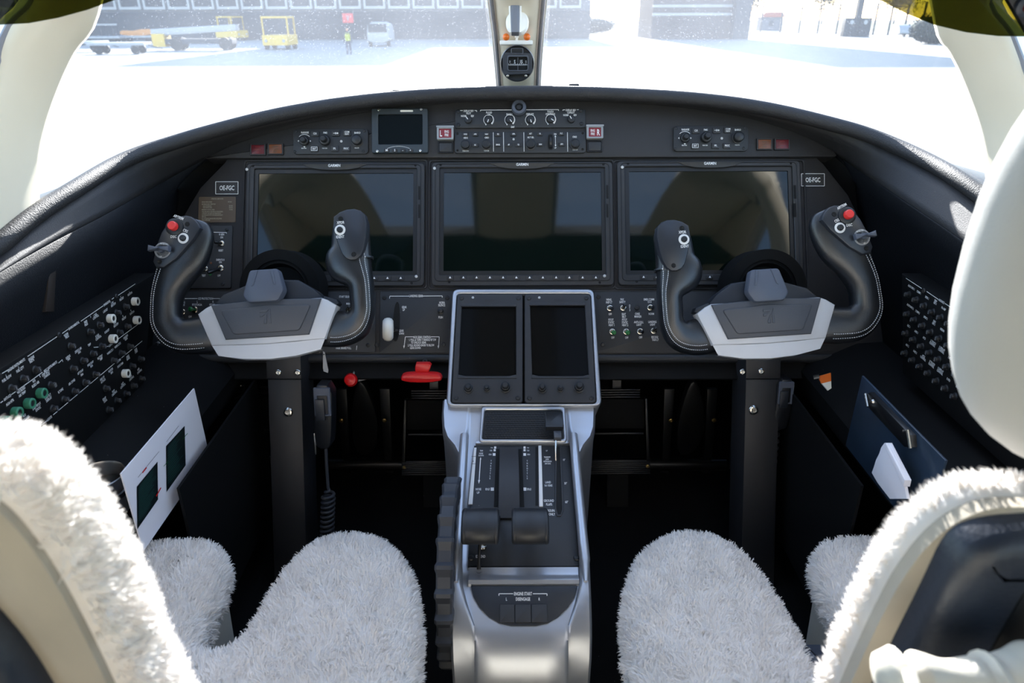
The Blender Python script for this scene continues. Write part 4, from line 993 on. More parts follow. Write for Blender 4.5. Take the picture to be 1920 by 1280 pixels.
# trim wheel
t = thing('trim_wheel', 'ribbed black pitch trim wheel on the side of the pedestal', 'wheel', Matrix.Translation((-0.102, 0.80, 0.20)) @ Matrix.Rotation(R(90), 4, 'Y'))
V = []; NN = 168
b = MB(); rows = []
for i in range(NN):
    a = 2*math.pi*i/NN; ph = (i % 7)/7.0
    rr_ = 0.137 if ph < 0.25 else (0.1335 if ph < 0.3 or ph > 0.95 else 0.130); hw = 0.0125 if ph < 0.25 else 0.0108
    rows.append([((rr_-0.03)*math.cos(a), (rr_-0.03)*math.sin(a), -hw), ((rr_-0.003)*math.cos(a), (rr_-0.003)*math.sin(a), -hw), (rr_*math.cos(a), rr_*math.sin(a), -hw*0.75), (rr_*math.cos(a), rr_*math.sin(a), hw*0.75), ((rr_-0.003)*math.cos(a), (rr_-0.003)*math.sin(a), hw), ((rr_-0.03)*math.cos(a), (rr_-0.03)*math.sin(a), hw)])
recalc(MB().grid(rows+[rows[0]]).build('rim', 'rubber', t, 30))
MB().lathe([(0.110, -0.006), (0.110, 0.006), (0.02, 0.007), (0, 0.007)], 0, 0, 40).build('hub', 'black_plastic', t)

# ---- aux gear T handle and blow-down knob
q = PT('t_handle', 'red T handle for the auxiliary landing gear under the panel', 'handle', tiltframe(W(792, 700, 1.235), 12), 792, 702); k = q.s
pr = [(-39, -2), (-34, 6), (-15, 8), (15, 8), (34, 6), (39, -2), (36, -8), (15, -11), (-15, -11), (-36, -8)]
MB().prism([(x*k, y*k) for x, y in chaikin(pr, 1)], 0.004, 0.020, 0.005).build('cross_bar', 'red_paint', q.t)
MB().prism([(x*k, y*k) for x, y in ((-12, 6), (13, 6), (18, 20), (14, 24), (-10, 24), (-12, 18))], -0.004, 0.010, 0.002).build('stem_guard', 'red_paint', q.t)
MB().tube([(0, 10*k, 0.004), (0, 14*k, -0.07)], 0.006, 10).build('shaft', 'chrome', q.t)
t = thing('blow_down_knob', 'round red emergency knob under the panel edge', 'knob', Matrix.Translation(W(659, 712, 1.27)))
MB().lathe([(0.004, -0.03), (0.006, -0.004), (0.011, 0.0), (0.0125, 0.006), (0.010, 0.012), (0.004, 0.0145), (0, 0.0148)], 0, 0, 20, Matrix.Rotation(R(62), 4, 'X')).build('knob_head', 'red_paint', t)
MB().tube([(0, 0.01, -0.002), (0, 0.06, 0.02)], 0.004, 8).build('rod', 'chrome', t)
t = thing('park_brake_tag', 'small white tag hanging beside the pilot control column', 'tag', Matrix.Translation(W(606, 660, 1.22)))
fr_ = Matrix.Rotation(R(70), 4, 'X')
s_ = 1.22/1300
MB().prism([(0, 2*s_), (3*s_, 0), (9*s_, -34*s_), (8*s_, -39*s_), (0, -36*s_), (-1*s_, -30*s_)], 0, 0.0012, 0, fr_).build('tag_plate', 'clear_frame', t)
MB().lathe([(0.0012, 0), (0.0012, 0.0016)], 0.0015, -0.004, 8, fr_).build('eyelet', 'hole', t)
for px0, px1, py, lb in ((672, 702, 709, 'pale wedge bracket left of the red T handle'),):
    p = [W(672, 708, 1.30), W(702, 708, 1.30), W(672, 715, 1.30)]
    tag(recenter(MB().add([tuple(a) for a in p]+[tuple(a+Vector((0, 0.004, 0))) for a in p], [(0, 1, 2), (5, 4, 3), (0, 3, 4, 1), (1, 4, 5, 2), (2, 5, 3, 0)]).build('bracket', 'silver_low')), lb, 'bracket')

# ================================================================== YOKES
def yoke(px, py, d, mir, label):
    fr = tiltframe(W(px, py, d), 30); s = d/FPX; sg = -1 if mir else 1
    t = thing('control_yoke', label, 'yoke', fr.mat() @ Matrix.Rotation(R(3.5), 4, 'Z'), 'control yokes')
    mm = Matrix.Diagonal((s*sg, s, s, 1)); mt_ = Matrix.Scale(s, 4); mh = mm @ Matrix.Translation((0, 0, 10))
    def B(b, nm, m, par=None, ang=38): return recalc(b.build(nm, m, par or t, ang))
    # hub
    B(MB().prism([(-104, 30), (-84, 50), (-30, 68), (30, 70), (56, 68), (84, 50), (104, 30), (96, -50), (-96, -50)], -34, 8, 4, mh), 'hub_housing', 'housing')
    B(MB().prism([(-112, 25), (-128, 14), (-104, -46), (0, -49), (104, -46), (128, 14), (112, 25), (100, 30), (-100, 30)], -12, 18, 3, mh), 'silver_bezel', 'silver_light')
    up_ = [(-104, -45), (-50, -48), (0, -49), (50, -48), (104, -45)]; dn = [(-95, -65), (-48, -75), (0, -78), (48, -75), (95, -65)]
    B(MB().grid([[(x, y, 15.5) for x, y in up_], [(x*0.99, y*0.9-6, 12) for x, y in dn], [(x, y, 0) for x, y in dn], [(x*0.9, y+10, -25) for x, y in dn], [(x*0.9, -40, -25) for x, y in up_]], mh), 'lower_trim', 'silver_light')
    B(MB().prism([(-101, 28), (-76, -37), (76, -37), (101, 28), (0, 33)], 14, 24, 3, mh), 'hub_cover', 'hub_grey')
    B(MB().prism(roundpoly([(-83, 17), (-60, -29), (60, -29), (83, 17), (0, 22)], 6), 20, 27, 2, mh), 'hub_pad', 'hub_grey')
    lg = MB()
    for pts in ([(-10, 13), (-10, 8), (2, 8), (7, 13)], [(-10, 5), (-10, 0), (-6, 0), (0, 5)], [(9, 14), (10, -13), (6, -13), (5, 4)], [(3, 4), (2, -13), (-3, -13), (-3, -8)]): lg.prism(pts, 26.4, 28.4, 0.6, mt_ @ Matrix.Translation((0, 0, 10)))
    B(lg, 'emblem', 'hub_grey')
    B(MB().prism(roundpoly([(-24, 86), (28, 86), (38, 46), (26, 26), (-28, 26), (-38, 40)], 6), 16, 36, 4, mh), 'chart_clip', 'clip_grey')
    B(MB().prism([(-14, 84), (-8, 84), (-16, 58), (-20, 56)], 35, 37.5, 1, mh).prism([(14, 84), (20, 84), (24, 56), (20, 58)], 35, 37.5, 1, mh), 'clip_rib', 'clip_grey')
    B(MB().prism([(104, 34), (128, 26), (132, 18), (112, 8), (100, 26)], -8, 14, 3, mh), 'cable_tab', 'housing')
    B(MB().lathe([(40, -110), (40, -30), (38, -28)], 0, 0, 28, mh), 'shaft', 'column_dark')
    # grips
    g1 = [(-70, -16, -4, 37, 18), (-104, -18, -2, 37, 20), (-140, -22, 0, 35, 22), (-172, -20, 3, 33, 24), (-192, 2, 6, 29, 25), (-193, 32, 9, 27, 25), (-187, 62, 12, 29, 25), (-172, 95, 14, 36, 24), (-155, 125, 15, 43, 22), (-143, 155, 16, 43, 20), (-138, 178, 17, 38, 18), (-136, 192, 18, 24, 13), (-135, 196, 18, 8, 6)]
    g2 = [(66, -18, -4, 36, 18), (95, -22, -2, 36, 20), (128, -27, 0, 34, 22), (155, -22, 3, 29, 24), (170, -2, 6, 23, 25), (172, 26, 9, 23, 25), (170, 58, 12, 25, 25), (153, 93, 14, 45, 24), (156, 120, 15, 37, 22), (158, 150, 16, 35, 20), (162, 172, 17, 32, 18), (165, 184, 18, 22, 13), (166, 188, 18, 8, 6)]
    for g, nm in ((g1, 'outer'), (g2, 'inner')):
        S = [tuple(float(x) for x in q_) for q_ in spline(g, 5)]
        gr = B(MB().sweep(S, 20, mm), 'grip', 'leather', ang=80)
        # two rows of stitches along the outer edge
        sb = MB(); side = -1 if nm == 'outer' else 1
        for th in (27, 45):
            P = []
            for i, q_ in enumerate(S[8:42]):
                a, b_ = S[8+i-1], S[min(len(S)-1, 8+i+1)]; tx, ty = b_[0]-a[0], b_[1]-a[1]; l = math.hypot(tx, ty) or 1
                nx, ny = ty/l, -tx/l
                if nm == 'outer': nx, ny = -nx, -ny
                c_, d_ = math.cos(R(90-th))**(2/2.4), math.sin(R(90-th))**(2/2.4)
                P.append(Vector((q_[0]+nx*q_[3]*c_, q_[1]+ny*q_[3]*c_, q_[2]+q_[4]*d_+0.4)))
            Q = resample(P, 130)
            for i in range(0, 128, 2): sb.tube([Q[i], Q[i].lerp(Q[i+1], 0.5)+Vector((0, 0, 0.5)), Q[i+1]], 0.75, 5, mm)
        st = B(sb, 'stitching', 'stitch', gr); st['kind'] = 'stuff'
        i0 = 9 if nm == 'outer' else 8
        q_ = S[13]; a, b_ = S[12], S[14]
    # head plates
    pl1 = chaikin([(-133, 197), (-116, 183), (-110, 166), (-172, 100), (-203, 104), (-193, 145), (-180, 176), (-156, 194)], 1)
    hp1 = B(MB().prism(pl1, 22, 44, 4, mm), 'button_plate', 'grip_plate')
    pl2 = chaikin([(127, 172), (150, 188), (178, 189), (195, 173), (189, 118), (177, 94), (156, 92), (142, 109)], 1)
    hp2 = B(MB().prism(pl2, 22, 44, 4, mm), 'button_plate', 'grip_plate')
    z = 44.0
    B(MB().lathe([(16, z), (16, z+2), (12, z+4), (9, z+4)], -158, 175, 24, mm), 'button_collar', 'knob', hp1)
    B(MB().lathe([(8.5, z+2), (8.5, z+11), (7, z+13), (0, z+13)], -158, 175, 20, mm), 'disconnect_button', 'red_button', hp1)
    B(MB().lathe([(10, z), (9.6, z+1), (6, z+1.2), (6, z)], -143, 153, 24, mm), 'button_ring', 'print', hp1); B(MB().lathe([(5.5, z), (5.5, z+4), (4, z+5.5), (0, z+5.5)], -143, 153, 16, mm), 'push_button', 'knob', hp1)
    B(MB().lathe([(15, z), (15, z+1), (12.5, z+1.2), (12, z)], -181, 133, 28, mm), 'trim_ring', 'print_dim', hp1)
    pr = [(-19, 5.5), (-10, 3.5), (0, 1.5), (10, 3.5), (19, 5.5), (19, -5.5), (10, -3.5), (0, -1.5), (-10, -3.5), (-19, -5.5)]
    B(MB().prism(pr, z+5, z+16, 2, mm @ Matrix.Translation((-182, 134, 0)) @ Matrix.Rotation(R(-6), 4, 'Z')).lathe([(6, z), (6, z+7)], -182, 134, 14, mm), 'trim_switch', 'clip_grey', hp1)
    B(MB().lathe([(10, z), (9.6, z+1), (6, z+1.2), (6, z)], 144, 150, 24, mm), 'button_ring', 'print', hp2); B(MB().lathe([(5.5, z), (5.5, z+4), (4, z+5.5), (0, z+5.5)], 144, 150, 16, mm), 'push_button', 'knob', hp2)
    for hp, x, y in ((hp1, -135, 179), (hp1, -187, 112), (hp2, 146, 171), (hp2, 167, 103)):
        B(MB().lathe([(4.5, z), (4, z+1), (2.5, z+0.6), (0, z+0.4)], x, y, 14, mm), 'screw', 'hole', hp)
    ink = MB()
    for st, x, y, h, rot in (('AP/TRIM', -150, 192.5, 5, -24), ('DISC', -160, 157, 5, -4), ('CRS', -138, 166.5, 5, -24), ('NOSE DN', -178, 144.5, 3, -10), ('UP', -184, 121.5, 3, -10), ('XPDR', 146, 163.5, 5, 0), ('IDENT', 144, 137, 5, 0)):
        ink.text(st, sg*x, y, h, z+1.3, sx=0.9, rot=R(rot*sg), m=mt_)
    ink.build('lettering', 'print', t)['kind'] = 'stuff'
    return t
yoke(511, 598, 1.12, False, 'pilot control yoke in front of the left display'); yoke(1428, 597, 1.12, True, 'copilot control yoke in front of the right display')

# ---- control columns
def column(tx, bx, label, scr):
    top, bot = W(tx, 664, 1.235), W(bx, 1105, 1.275)
    bot = CAM+(bot-CAM)*((CAM.z-0.0)/(CAM.z-bot.z))
    fr = Frame(bot, (1, 0, 0), top-bot); L_ = (top-bot).length
    t = thing('control_column', label, 'control column', fr.mat(), 'control columns'); hw = 0.0305
    MB().box(-hw, hw, -0.001, L_-0.045, -0.075, 0.0, 0.003).build('post', 'column', t)
    MB().box(-hw-0.001, hw+0.001, L_-0.045, L_+0.012, -0.078, 0.002, 0.003).build('head', 'column', t)
    m_ = Matrix.Translation((0, L_+0.115, -0.02))
    b = MB(); NS = 36; rows = [[], [], [], []]
    for i in range(NS+1):
        a = R(-20+220*i/NS)
        for j, (r_, zz) in enumerate(((0.052, 0.0), (0.052, 0.030), (0.070, 0.030), (0.070, -0.03))): rows[j].append(m_ @ Vector((r_*math.cos(a), r_*math.sin(a), zz)))
    recalc(b.grid(rows).build('shaft_collar', 'footwell', t))
    MB().lathe([(0.052, -0.03), (0.052, 0.026), (0.046, 0.028), (0.040, 0.01)], 0, 0, 36, m_).build('bearing', 'footwell', t)
    MB().box(-0.03, 0.03, L_+0.005, L_+0.09, -0.07, -0.022, 0.002).build('neck', 'column', t)
    for px, py, r_ in scr:
        p = fr.xy(px, py); o = obj('screw', screw_mesh('chrome'), t, (p[0], p[1], 0.001)); o.scale = (r_, r_, r_)
    return t
column(545, 546, 'black control column under the pilot yoke', ((522, 698, 0.0058), (558, 698, 0.0058), (541, 772, 0.0088)))
column(1408, 1420, 'black control column under the copilot yoke', ((1392, 697, 0.0058), (1427, 696, 0.0058), (1412, 768, 0.0088)))

# ---- hand microphones
def mic(px, py, d, w, h, tilt, label, cord, face):
    fr = tiltframe(W(px, py, d), tilt); s = d/FPX
    t = thing('hand_microphone', label, 'microphone', fr.mat(), 'hand microphones')
    pts = [(-w*0.40, h*0.5), (w*0.5, h*0.48), (w*0.42, 0), (w*0.30, -h*0.42), (w*0.12, -h*0.5), (-w*0.35, -h*0.5), (-w*0.5, -h*0.36), (-w*0.42, 0)]
    MB().prism([(x*s, y*s) for x, y in chaikin(pts, 1)], -0.020, 0.012, 0.004).build('case', 'mic_black', t)
    MB().ring(rr(-w*0.36*s, h*0.02*s, w*0.40*s, h*0.45*s, 2*s), rr(-w*0.20*s, h*0.05*s, w*0.26*s, h*0.33*s, 2*s), 0.010, 0.0145, 0.001).build('face_frame', face, t)
    MB().prism(rr(-w*0.30*s, -h*0.04*s, w*0.12*s, h*0.28*s, 1.5*s), 0.010, 0.017, 0.001).build('talk_button', 'housing' if face == 'clip_grey' else 'clip_grey', t)
    if cord:
        P = [(-w*0.05*s, -h*0.49*s, 0), (-w*0.08*s, -h*0.75*s, 0), (-w*0.08*s, -h*1.15*s, 0)]
        N_ = 190; turns = 9.5
        for i in range(N_+1):
            u = i/N_; a = 2*math.pi*turns*u; rad = 0.0105*min(1, u*8+0.1)
            P.append(((-w*0.06-u*9)*s+rad*math.cos(a), (-h*1.18-u*95)*s, rad*math.sin(a)))
        MB().tube(P, 0.0030, 8).build('coiled_cord', 'rubber', t, 80)
        MB().box(-w*0.62*s, -w*0.5*s, -h*0.62*s, -h*0.28*s, -0.02, 0.0, 0.001).build('hanger', 'chrome', t)
    else:
        P = []
        for i in range(121):
            u = i/120; a = 2*math.pi*6*u; P.append(((-w*0.25)*s+0.009*math.cos(a), (-h*0.5-u*80)*s, 0.009*math.sin(a)-0.005))
        MB().tube(P, 0.0028, 8).build('coiled_cord', 'rubber', t, 80)
mic(609, 778, 1.22, 40, 128, 12, 'black hand microphone hung on the pilot column with coiled cord', True, 'clip_grey')
mic(1466, 755, 1.25, 36, 100, 12, 'black hand microphone hung beside the copilot column', False, 'clip_grey')

# ---- rudder pedals
def pedal(px, py, label, grp='rudder pedals'):
    fr = tiltframe(W(px, py, 1.47), 22); s = 1.47/FPX
    t = thing('rudder_pedal', label, 'pedal', fr.mat(), grp)
    MB().box(-59*s, 59*s, -14*s, 14*s, -0.02, 0.0, 0.002).build('tread', 'metal_dark', t)
    me = MB().box(-58*s, 58*s, -1.2*s, 1.2*s, -0.001, 0.0035, 0.001).mesh('tread_rib', 'metal_dark')
    for i in range(7): obj('tread_rib', me, t, (0, (-11+i*3.7)*s, 0))
    for sg in (-1, 1):
        MB().prism([(sg*(52)*s, 12*s), (sg*58*s, 12*s), (sg*52*s, 130*s), (sg*48*s, 130*s)], -0.022, 0.004, 0.001).build('side_arm', 'metal_dark', t)
        b_ = obj('bolt', screw_mesh('brass'), t, (sg*54*s, 2*s, 0.001)); b_.scale = (0.0045,)*3
    MB().box(-50*s, 50*s, 72*s, 128*s, -0.03, -0.008, 0.002).build('upper_plate', 'footwell', t)
    MB().box(-46*s, 46*s, 62*s, 66*s, -0.012, 0.002, 0.001).build('mid_bar', 'metal_dark', t)
    me = MB().box(-40*s, 40*s, -1.5*s, 1.5*s, -0.012, 0.003, 0.001).mesh('toe_rib', 'metal_dark')
    for i in range(4): obj('toe_rib', me, t, (0, (132+i*4.5)*s, -0.006))
    MB().box(-8*s, 8*s, 100*s, 190*s, -0.06, -0.03).build('hanger_arm', 'metal_dark', t)
    MB().box(-20*s, 20*s, -0.115, -10*s, -0.03, -0.012).build('pivot_bracket', 'footwell', t)
pedal(528, 872, 'outer rudder pedal of the pilot, behind the column'); pedal(812, 878, 'inner rudder pedal of the pilot beside the pedestal')
pedal(1160, 876, 'inner rudder pedal of the copilot beside the pedestal'); pedal(1432, 868, 'outer rudder pedal of the copilot, behind the column')
for px, lb in ((690, 'pilot'), (1285, 'copilot')):
    t = thing('pedal_linkage', 'dark pedal linkage with levers in the %s footwell' % lb, 'linkage', Matrix.Translation(W(px, 870, 1.56)))
    for dx in (-38, 40):
        MB().prism([(-0.008, -0.02), (0.008, -0.02), (0.010, 0.18), (-0.012, 0.18)], -0.006, 0.006, 0.001, Matrix.Translation((dx*0.0012, 0, 0)) @ Matrix.Rotation(R(80), 4, 'X')).build('lever_arm', 'metal_dark', t)
        b_ = obj('bolt', screw_mesh('brass'), t, (dx*0.0012, -0.008, 0.12)); b_.scale = (0.005,)*3; b_.rotation_euler = (R(80), 0, 0)
    MB().tube([(-0.09, 0, 0.0), (0.09, 0, 0.0)], 0.014, 14).build('torque_tube', 'metal_dark', t)
    MB().prism(chaikin([(-0.02, 0.02), (0.025, 0.04), (0.035, 0.11), (0.012, 0.20), (-0.01, 0.21), (-0.03, 0.10)], 2), -0.01, 0.01, 0.004, Matrix.Rotation(R(85), 4, 'X')).build('boot', 'rubber' if 0 else 'metal_dark', t)

# ================================================================== SIDE CONSOLES AND BREAKER PANELS
for sg, lb in ((-1, 'black side console along the wall under the left breaker panel'), (1, 'black side console along the wall under the right breaker panel')):
    t = thing('side_console', lb, 'console', Matrix.Translation((sg*0.6, 0.75, 0)))
    P = [(0.69, 0.0), (0.69, 0.405), (0.628, 0.402), (0.545, 0.372), (0.525, 0.355), (0.525, 0.322), (0.625, 0.312), (0.625, 0.0)]
    m_ = Matrix.Translation((-sg*0.6, 1.26-0.75, 0)) @ Matrix(((sg, 0, 0, 0), (0, 0, -1, 0), (0, 1, 0, 0), (0, 0, 0, 1)))
    recalc(MB().prism(P, 0.09, 0.80, 0, m_).build('body', 'footwell', t))
    Q = [(0.522, 0.06), (0.490, 0.06), (0.487, 0.343), (0.491, 0.343), (0.495, 0.10), (0.522, 0.09)]
    m_ = Matrix.Translation((-sg*0.6, 1.14-0.75, 0)) @ Matrix(((sg, 0, 0, 0), (0, 0, -1, 0), (0, 1, 0, 0), (0, 0, 0, 1)))
    recalc(MB().prism(Q, 0.0, 0.33, 0, m_).build('map_pocket', 'footwell', t))
def breaker_mesh():
    b = MB().lathe([(1.0, 0), (1.0, 0.25), (0.8, 0.35), (0.72, 0.4), (0.72, 1.3), (0.6, 1.45), (0, 1.45)], 0, 0, 14)
    return b.mesh('circuit_breaker', 'knob')
BRK = breaker_mesh()
def collar_mesh(mt): return MB().lathe([(1.25, 0.1), (1.25, 1.5), (1.1, 1.62), (0.78, 1.62), (0.74, 1.0), (0.74, 0.4)], 0, 0, 18).mesh('collar', mt)
CW, CG = collar_mesh('white_plastic'), collar_mesh('green_collar')
def breakers(q, lst, r, z, ink5=True):
    for px, py, kind in lst:
        x, y = q.xy(px, py)
        o = obj('circuit_breaker', BRK, q.t, (x, y, z)); o.scale = (r, r, r)
        if kind in 'wg':
            c_ = obj('collar', CW if kind == 'w' else CG, o); 
        else: q.ink.text({'5': '5', '0': '10', '7': '15'}[kind], x, y, r*0.85, z+r*1.47, sx=0.8)
q = PT('circuit_breaker_panel', 'left circuit breaker panel with white and green collared breakers', 'breaker panel', F_CBL, 130, 690); z = 0.0
k = q.s
F_ = F_CBL
MB().prism([q.xy(290, 512), q.xy(268, 735), (q.xy(0, 700)[0]-0.16, q.xy(268, 735)[1]), (q.xy(0, 700)[0]-0.16, q.xy(0, 690)[1]+0.006)], -0.055, 0.0, 0.002).build('faceplate', 'footwell', q.t)
BL = [(249, 565, 'w'), (203, 597, 'w'), (252, 600, 'w'), (207, 635, 'w'), (231, 700, 'w'), (72, 737, 'g'), (49, 756, 'g'), (25, 773, 'g'), (3, 790, 'g'), (54, 803, 'g')]
BL += [(x, y, '5') for x, y in ((64, 693), (41, 710), (19, 728), (130, 649), (166, 622), (184, 609), (217, 586), (233, 575), (188, 649), (171, 663), (134, 691), (221, 623), (236, 612), (241, 650), (225, 662), (210, 676), (245, 686), (137, 734), (118, 749), (97, 766), (196, 728), (248, 723), (263, 710), (234, 738), (217, 751), (202, 768))]
BL += [(x, y, '0') for x, y in ((153, 676), (176, 702), (157, 717), (261, 673))]+[(93, 722, '7')]
breakers(q, BL, 0.0055, z)
q.inkout('print_dim')
HB = 0.0034
def cbt(st, px, py, h=HB):
    x, y = q.xy(px, py); q.ink.text(st, x, y, h, 0.0005, 'C', 0.8)
for st, px, py in (('ENGINE INSTRUMENTS', 30, 684), ('L', 34, 687.5), ('FUEL QTY', 37, 692), ('ENGINE', 58, 671), ('INSTR', 59, 676), ('L', 11, 704), ('FUEL FLOW', 12, 709), ('MISC INSTRUMENTS', 94, 687), ('STBY BATT', 85, 699), ('CHARGE', 87, 703.5), ('ENVIRONMENTAL', 138, 610), ('NORM', 123, 627), ('PRESS', 125, 631), ('EMER', 160, 603), ('PRESS', 161, 608), ('L FUEL', 178, 590), ('CONTROL', 179, 594), ('L BOOST', 197, 582), ('L FW', 210, 567.5), ('SHUTOFF', 212, 571), ('ENGINE/FUEL', 200, 568), ('L', 226, 556), ('FIRE DET', 227.5, 560), ('L', 242, 547), ('IGNITION', 243, 550.5), ('R FUEL', 182, 629), ('CONTROL', 184, 633), ('R BOOST', 200, 620.5), ('R FW', 215, 605), ('SHUTOFF', 217, 609), ('R', 230, 592.5), ('FIRE DET', 232, 596.5), ('R', 245, 582), ('IGNITION', 247, 586), ('TEMP', 167, 646), ('DEFOG AIR', 146, 656), ('FAN', 148, 660), ('DEFOG', 127, 669), ('FAN', 128, 673), ('LIGHTS', 207, 646), ('WARN LTS 1', 206, 659), ('WARN LTS 2', 220, 647), ('LANDING', 235, 631), ('GEAR', 236, 635), ('BATTERY', 187, 669), ('TEMP', 189, 672.5), ('FWD EVAP', 169, 681.5), ('FAN', 171, 686), ('AFT EVAP', 150, 697), ('FAN', 153, 702), ('AIR COND', 134, 716), ('SYSTEMS', 222, 676), ('NOSE', 254, 655), ('STEER', 255, 659), ('SPEED', 239, 668), ('BRAKE', 240, 672), ('PITCH TRIM', 225, 684), ('RUDDER', 207, 693.5), ('BIAS', 209, 698), ('ANG OF', 191, 709), ('ATTACK', 193, 713.5), ('AUX', 259, 692), ('CONTROL', 261, 696), ('GEAR', 244, 705), ('CONTROL', 246, 709), ('ANTI', 229, 719), ('CONTROL', 230, 723), ('FLAP', 212, 733), ('CONTROL', 214, 737), ('EQUIP', 195, 747), ('COOL', 197, 751), ('W/S', 63, 714), ('BLEED AIR', 66, 720), ('W/S BLEED', 39, 731), ('AIR TEMP', 41, 738), ('ANTI-ICE', 13, 745), ('AOA HTR', 18, 754), ('R.TONE', 113, 732), ('STBY FLT', 89, 743), ('DISPLAY', 91, 748), ('STBY PITOT', 68, 761), ('STATIC', 71, 766), ('W/S', 45, 779), ('ALCOHOL', 47, 785), ('TAIL', 20, 799), ('DEICE', 22, 803), ('LIGHTS', 92, 784), ('PANELS', 75, 811), ('MAP', 101, 837)): cbt(st, px, py)
q.px0 = 0
for l in ((3, 700, 13, 694), (51, 668, 106, 631), (116, 625, 127, 617), (151, 602, 193, 573), (209, 561, 213, 558), (221, 553.5, 253, 532), (58, 713, 79, 697.5), (109, 680.5, 116, 674), (0, 755, 5, 751.5), (20, 740, 58, 713), (175, 810.5-160, 175, 650), (175.5, 810-159, 203, 649), (214, 640.5, 262, 605), (176, 713, 214, 681), (227, 671, 266, 639), (99, 777.5, 176, 713), (62, 808, 88, 788)): q.line(*l, 1.2, 0.0001)
for l in ((116, 674, 117, 678), (169, 592, 169.5, 595.5), (73, 702.5, 75, 707)): q.line(*l, 1.2, 0.0001)
q.inkout()
for px, py in ((110, 628), (217, 555), (-2, 705)): q.screw(px, py, 5, 0.0)
q = PT('circuit_breaker_panel', 'right circuit breaker panel with rows of black avionics breakers', 'breaker panel', F_CBR, 1760, 640); k = q.s
MB().prism([q.xy(1690, 512), q.xy(1692, 700), (q.xy(1860, 800)[0]+0.10, q.xy(1692, 700)[1]), (q.xy(1860, 800)[0]+0.10, q.xy(1690, 512)[1])], -0.055, 0.0, 0.002).build('faceplate', 'footwell', q.t)
RW = [[(130, 215), (205, 265), (285, 322), (362, 385), (443, 437), (520, 495)], [(120, 403), (188, 458), (268, 515), (345, 577), (430, 637), (515, 703), (597, 768)], [(105, 587), (180, 648), (257, 712), (335, 775), (420, 838), (503, 908), (590, 978), (683, 1055)], [(97, 778), (170, 845), (243, 905), (322, 970), (402, 1045), (488, 1115), (575, 1192)]]
breakers(q, [(1680+x/5.12, 510+y/5.12, '5') for r_ in RW for x, y in r_], 0.0055, 0.0); q.inkout('print_dim')
for st, x, y in (('AUDIO/MKR 1', 150, 145), ('COMM 1', 222, 193), ('XPDR 1', 300, 245), ('NAV', 385, 275), ('GPS 1', 378, 297), ('AVIONICS', 440, 280), ('PA AMP', 460, 350), ('AUDIO/MKR 2', 140, 330), ('COMM 2', 210, 382), ('XPDR 2', 287, 437), ('NAV', 373, 473), ('GPS 2', 365, 495), ('RADAR', 448, 555), ('MFD', 535, 618), ('ADC 1', 125, 517), ('AHRS 1', 198, 573), ('AFCS', 274, 632), ('L TOUCH', 360, 672), ('CONTROL', 352, 693), ('L DISPLAY', 445, 735), ('CONTROL', 436, 757), ('L PFD', 520, 825), ('DCU 1', 610, 893), ('ADC 2', 112, 703), ('AHRS 2', 186, 765), ('AFCS', 268, 807), ('CONTROL', 262, 828), ('R TOUCH', 350, 872), ('CONTROL', 341, 893), ('R DISPLAY', 432, 937), ('CONTROL', 424, 960), ('R PFD', 507, 1032), ('DCU 2', 597, 1105), ('WARN', 690, 1185)): cbt(st, 1680+x/5.12, 510+y/5.12)
for l in ((98, 58, 250, 157), (297, 185, 410, 262), (472, 300, 530, 338)): q.line(*[v/5.12+(1680 if i % 2 == 0 else 510) for i, v in enumerate(l)], 1.1, 0.0001)
q.inkout(); q.screw(1733, 545, 5, 0.0)

# card in the left map pocket
F_CARD = Frame((-0.508, 0.9, 0.38), (0, 1, 0), (0, 0, 1))
q = PT('checklist_card', 'white checklist card with two dark screen pictures in the left map pocket', 'card', F_CARD, 295, 830)
x0, y0 = q.xy(225, 885); x1, y1 = q.xy(363, 728)
MB().prism([(x0, -0.11), (x1, -0.11), (x1, y1), (x0, y1)], -0.0008, 0.0012).build('sheet', 'paper', q.t)
for L_ in ([(254, 912), (293, 865), (294, 936), (255, 992)], [(309, 836), (344, 798), (346, 872), (310, 922)]):
    q.poly(L_, 0.0014); 
q.inkout('screenprint', 'screen_picture')
for (ax, ay), (bx, by), (cx_, cy_) in (((256, 915), (292, 870), (256, 980)), ((311, 840), (343, 803), (312, 910))):
    for i in range(15):
        f = i/15; xs = random.uniform(0.5, 0.98); yy = ay+(cy_-ay)*f
        q.line(ax+1, yy+1, ax+(bx-ax)*xs, yy+(by-ay)*xs, 0.55, 0.0018)
q.inkout('teal_print', 'screen_lines')
for l in ((256, 895, 296, 846), (310, 828, 333, 798)): q.line(*l, 0.8, 0.0014)
q.inkout('housing', 'caption_line')
for l in ((264, 886, 272, 876), (290, 930, 299, 914)): q.line(*l, 3, 0.0018)
q.inkout('red_paint', 'red_mark')
for l in ((340, 823, 349, 812), (304, 874, 312, 865)): q.line(*l, 1.4, 0.0018)
q.inkout('green', 'green_mark')
# tumbler in the console
p = CAM+ray(185, 902)*((0.95-0.40)/-ray(185, 902).z)
t = thing('steel_cup', 'brushed steel cup standing in the left side console', 'cup', Matrix.Translation((p.x, p.y, 0.385-0.07)))
MB().lathe([(0.027, 0), (0.030, 0.04), (0.0325, 0.092), (0.0335, 0.094), (0.0325, 0.095), (0.0315, 0.092), (0.028, 0.03), (0, 0.028)], 0, 0, 40).build('wall', 'steel', t)
MB().lathe([(0.0338, 0.066), (0.0345, 0.068), (0.0345, 0.073), (0.0332, 0.074)], 0, 0, 36).build('rubber_band', 'black_plastic', t)
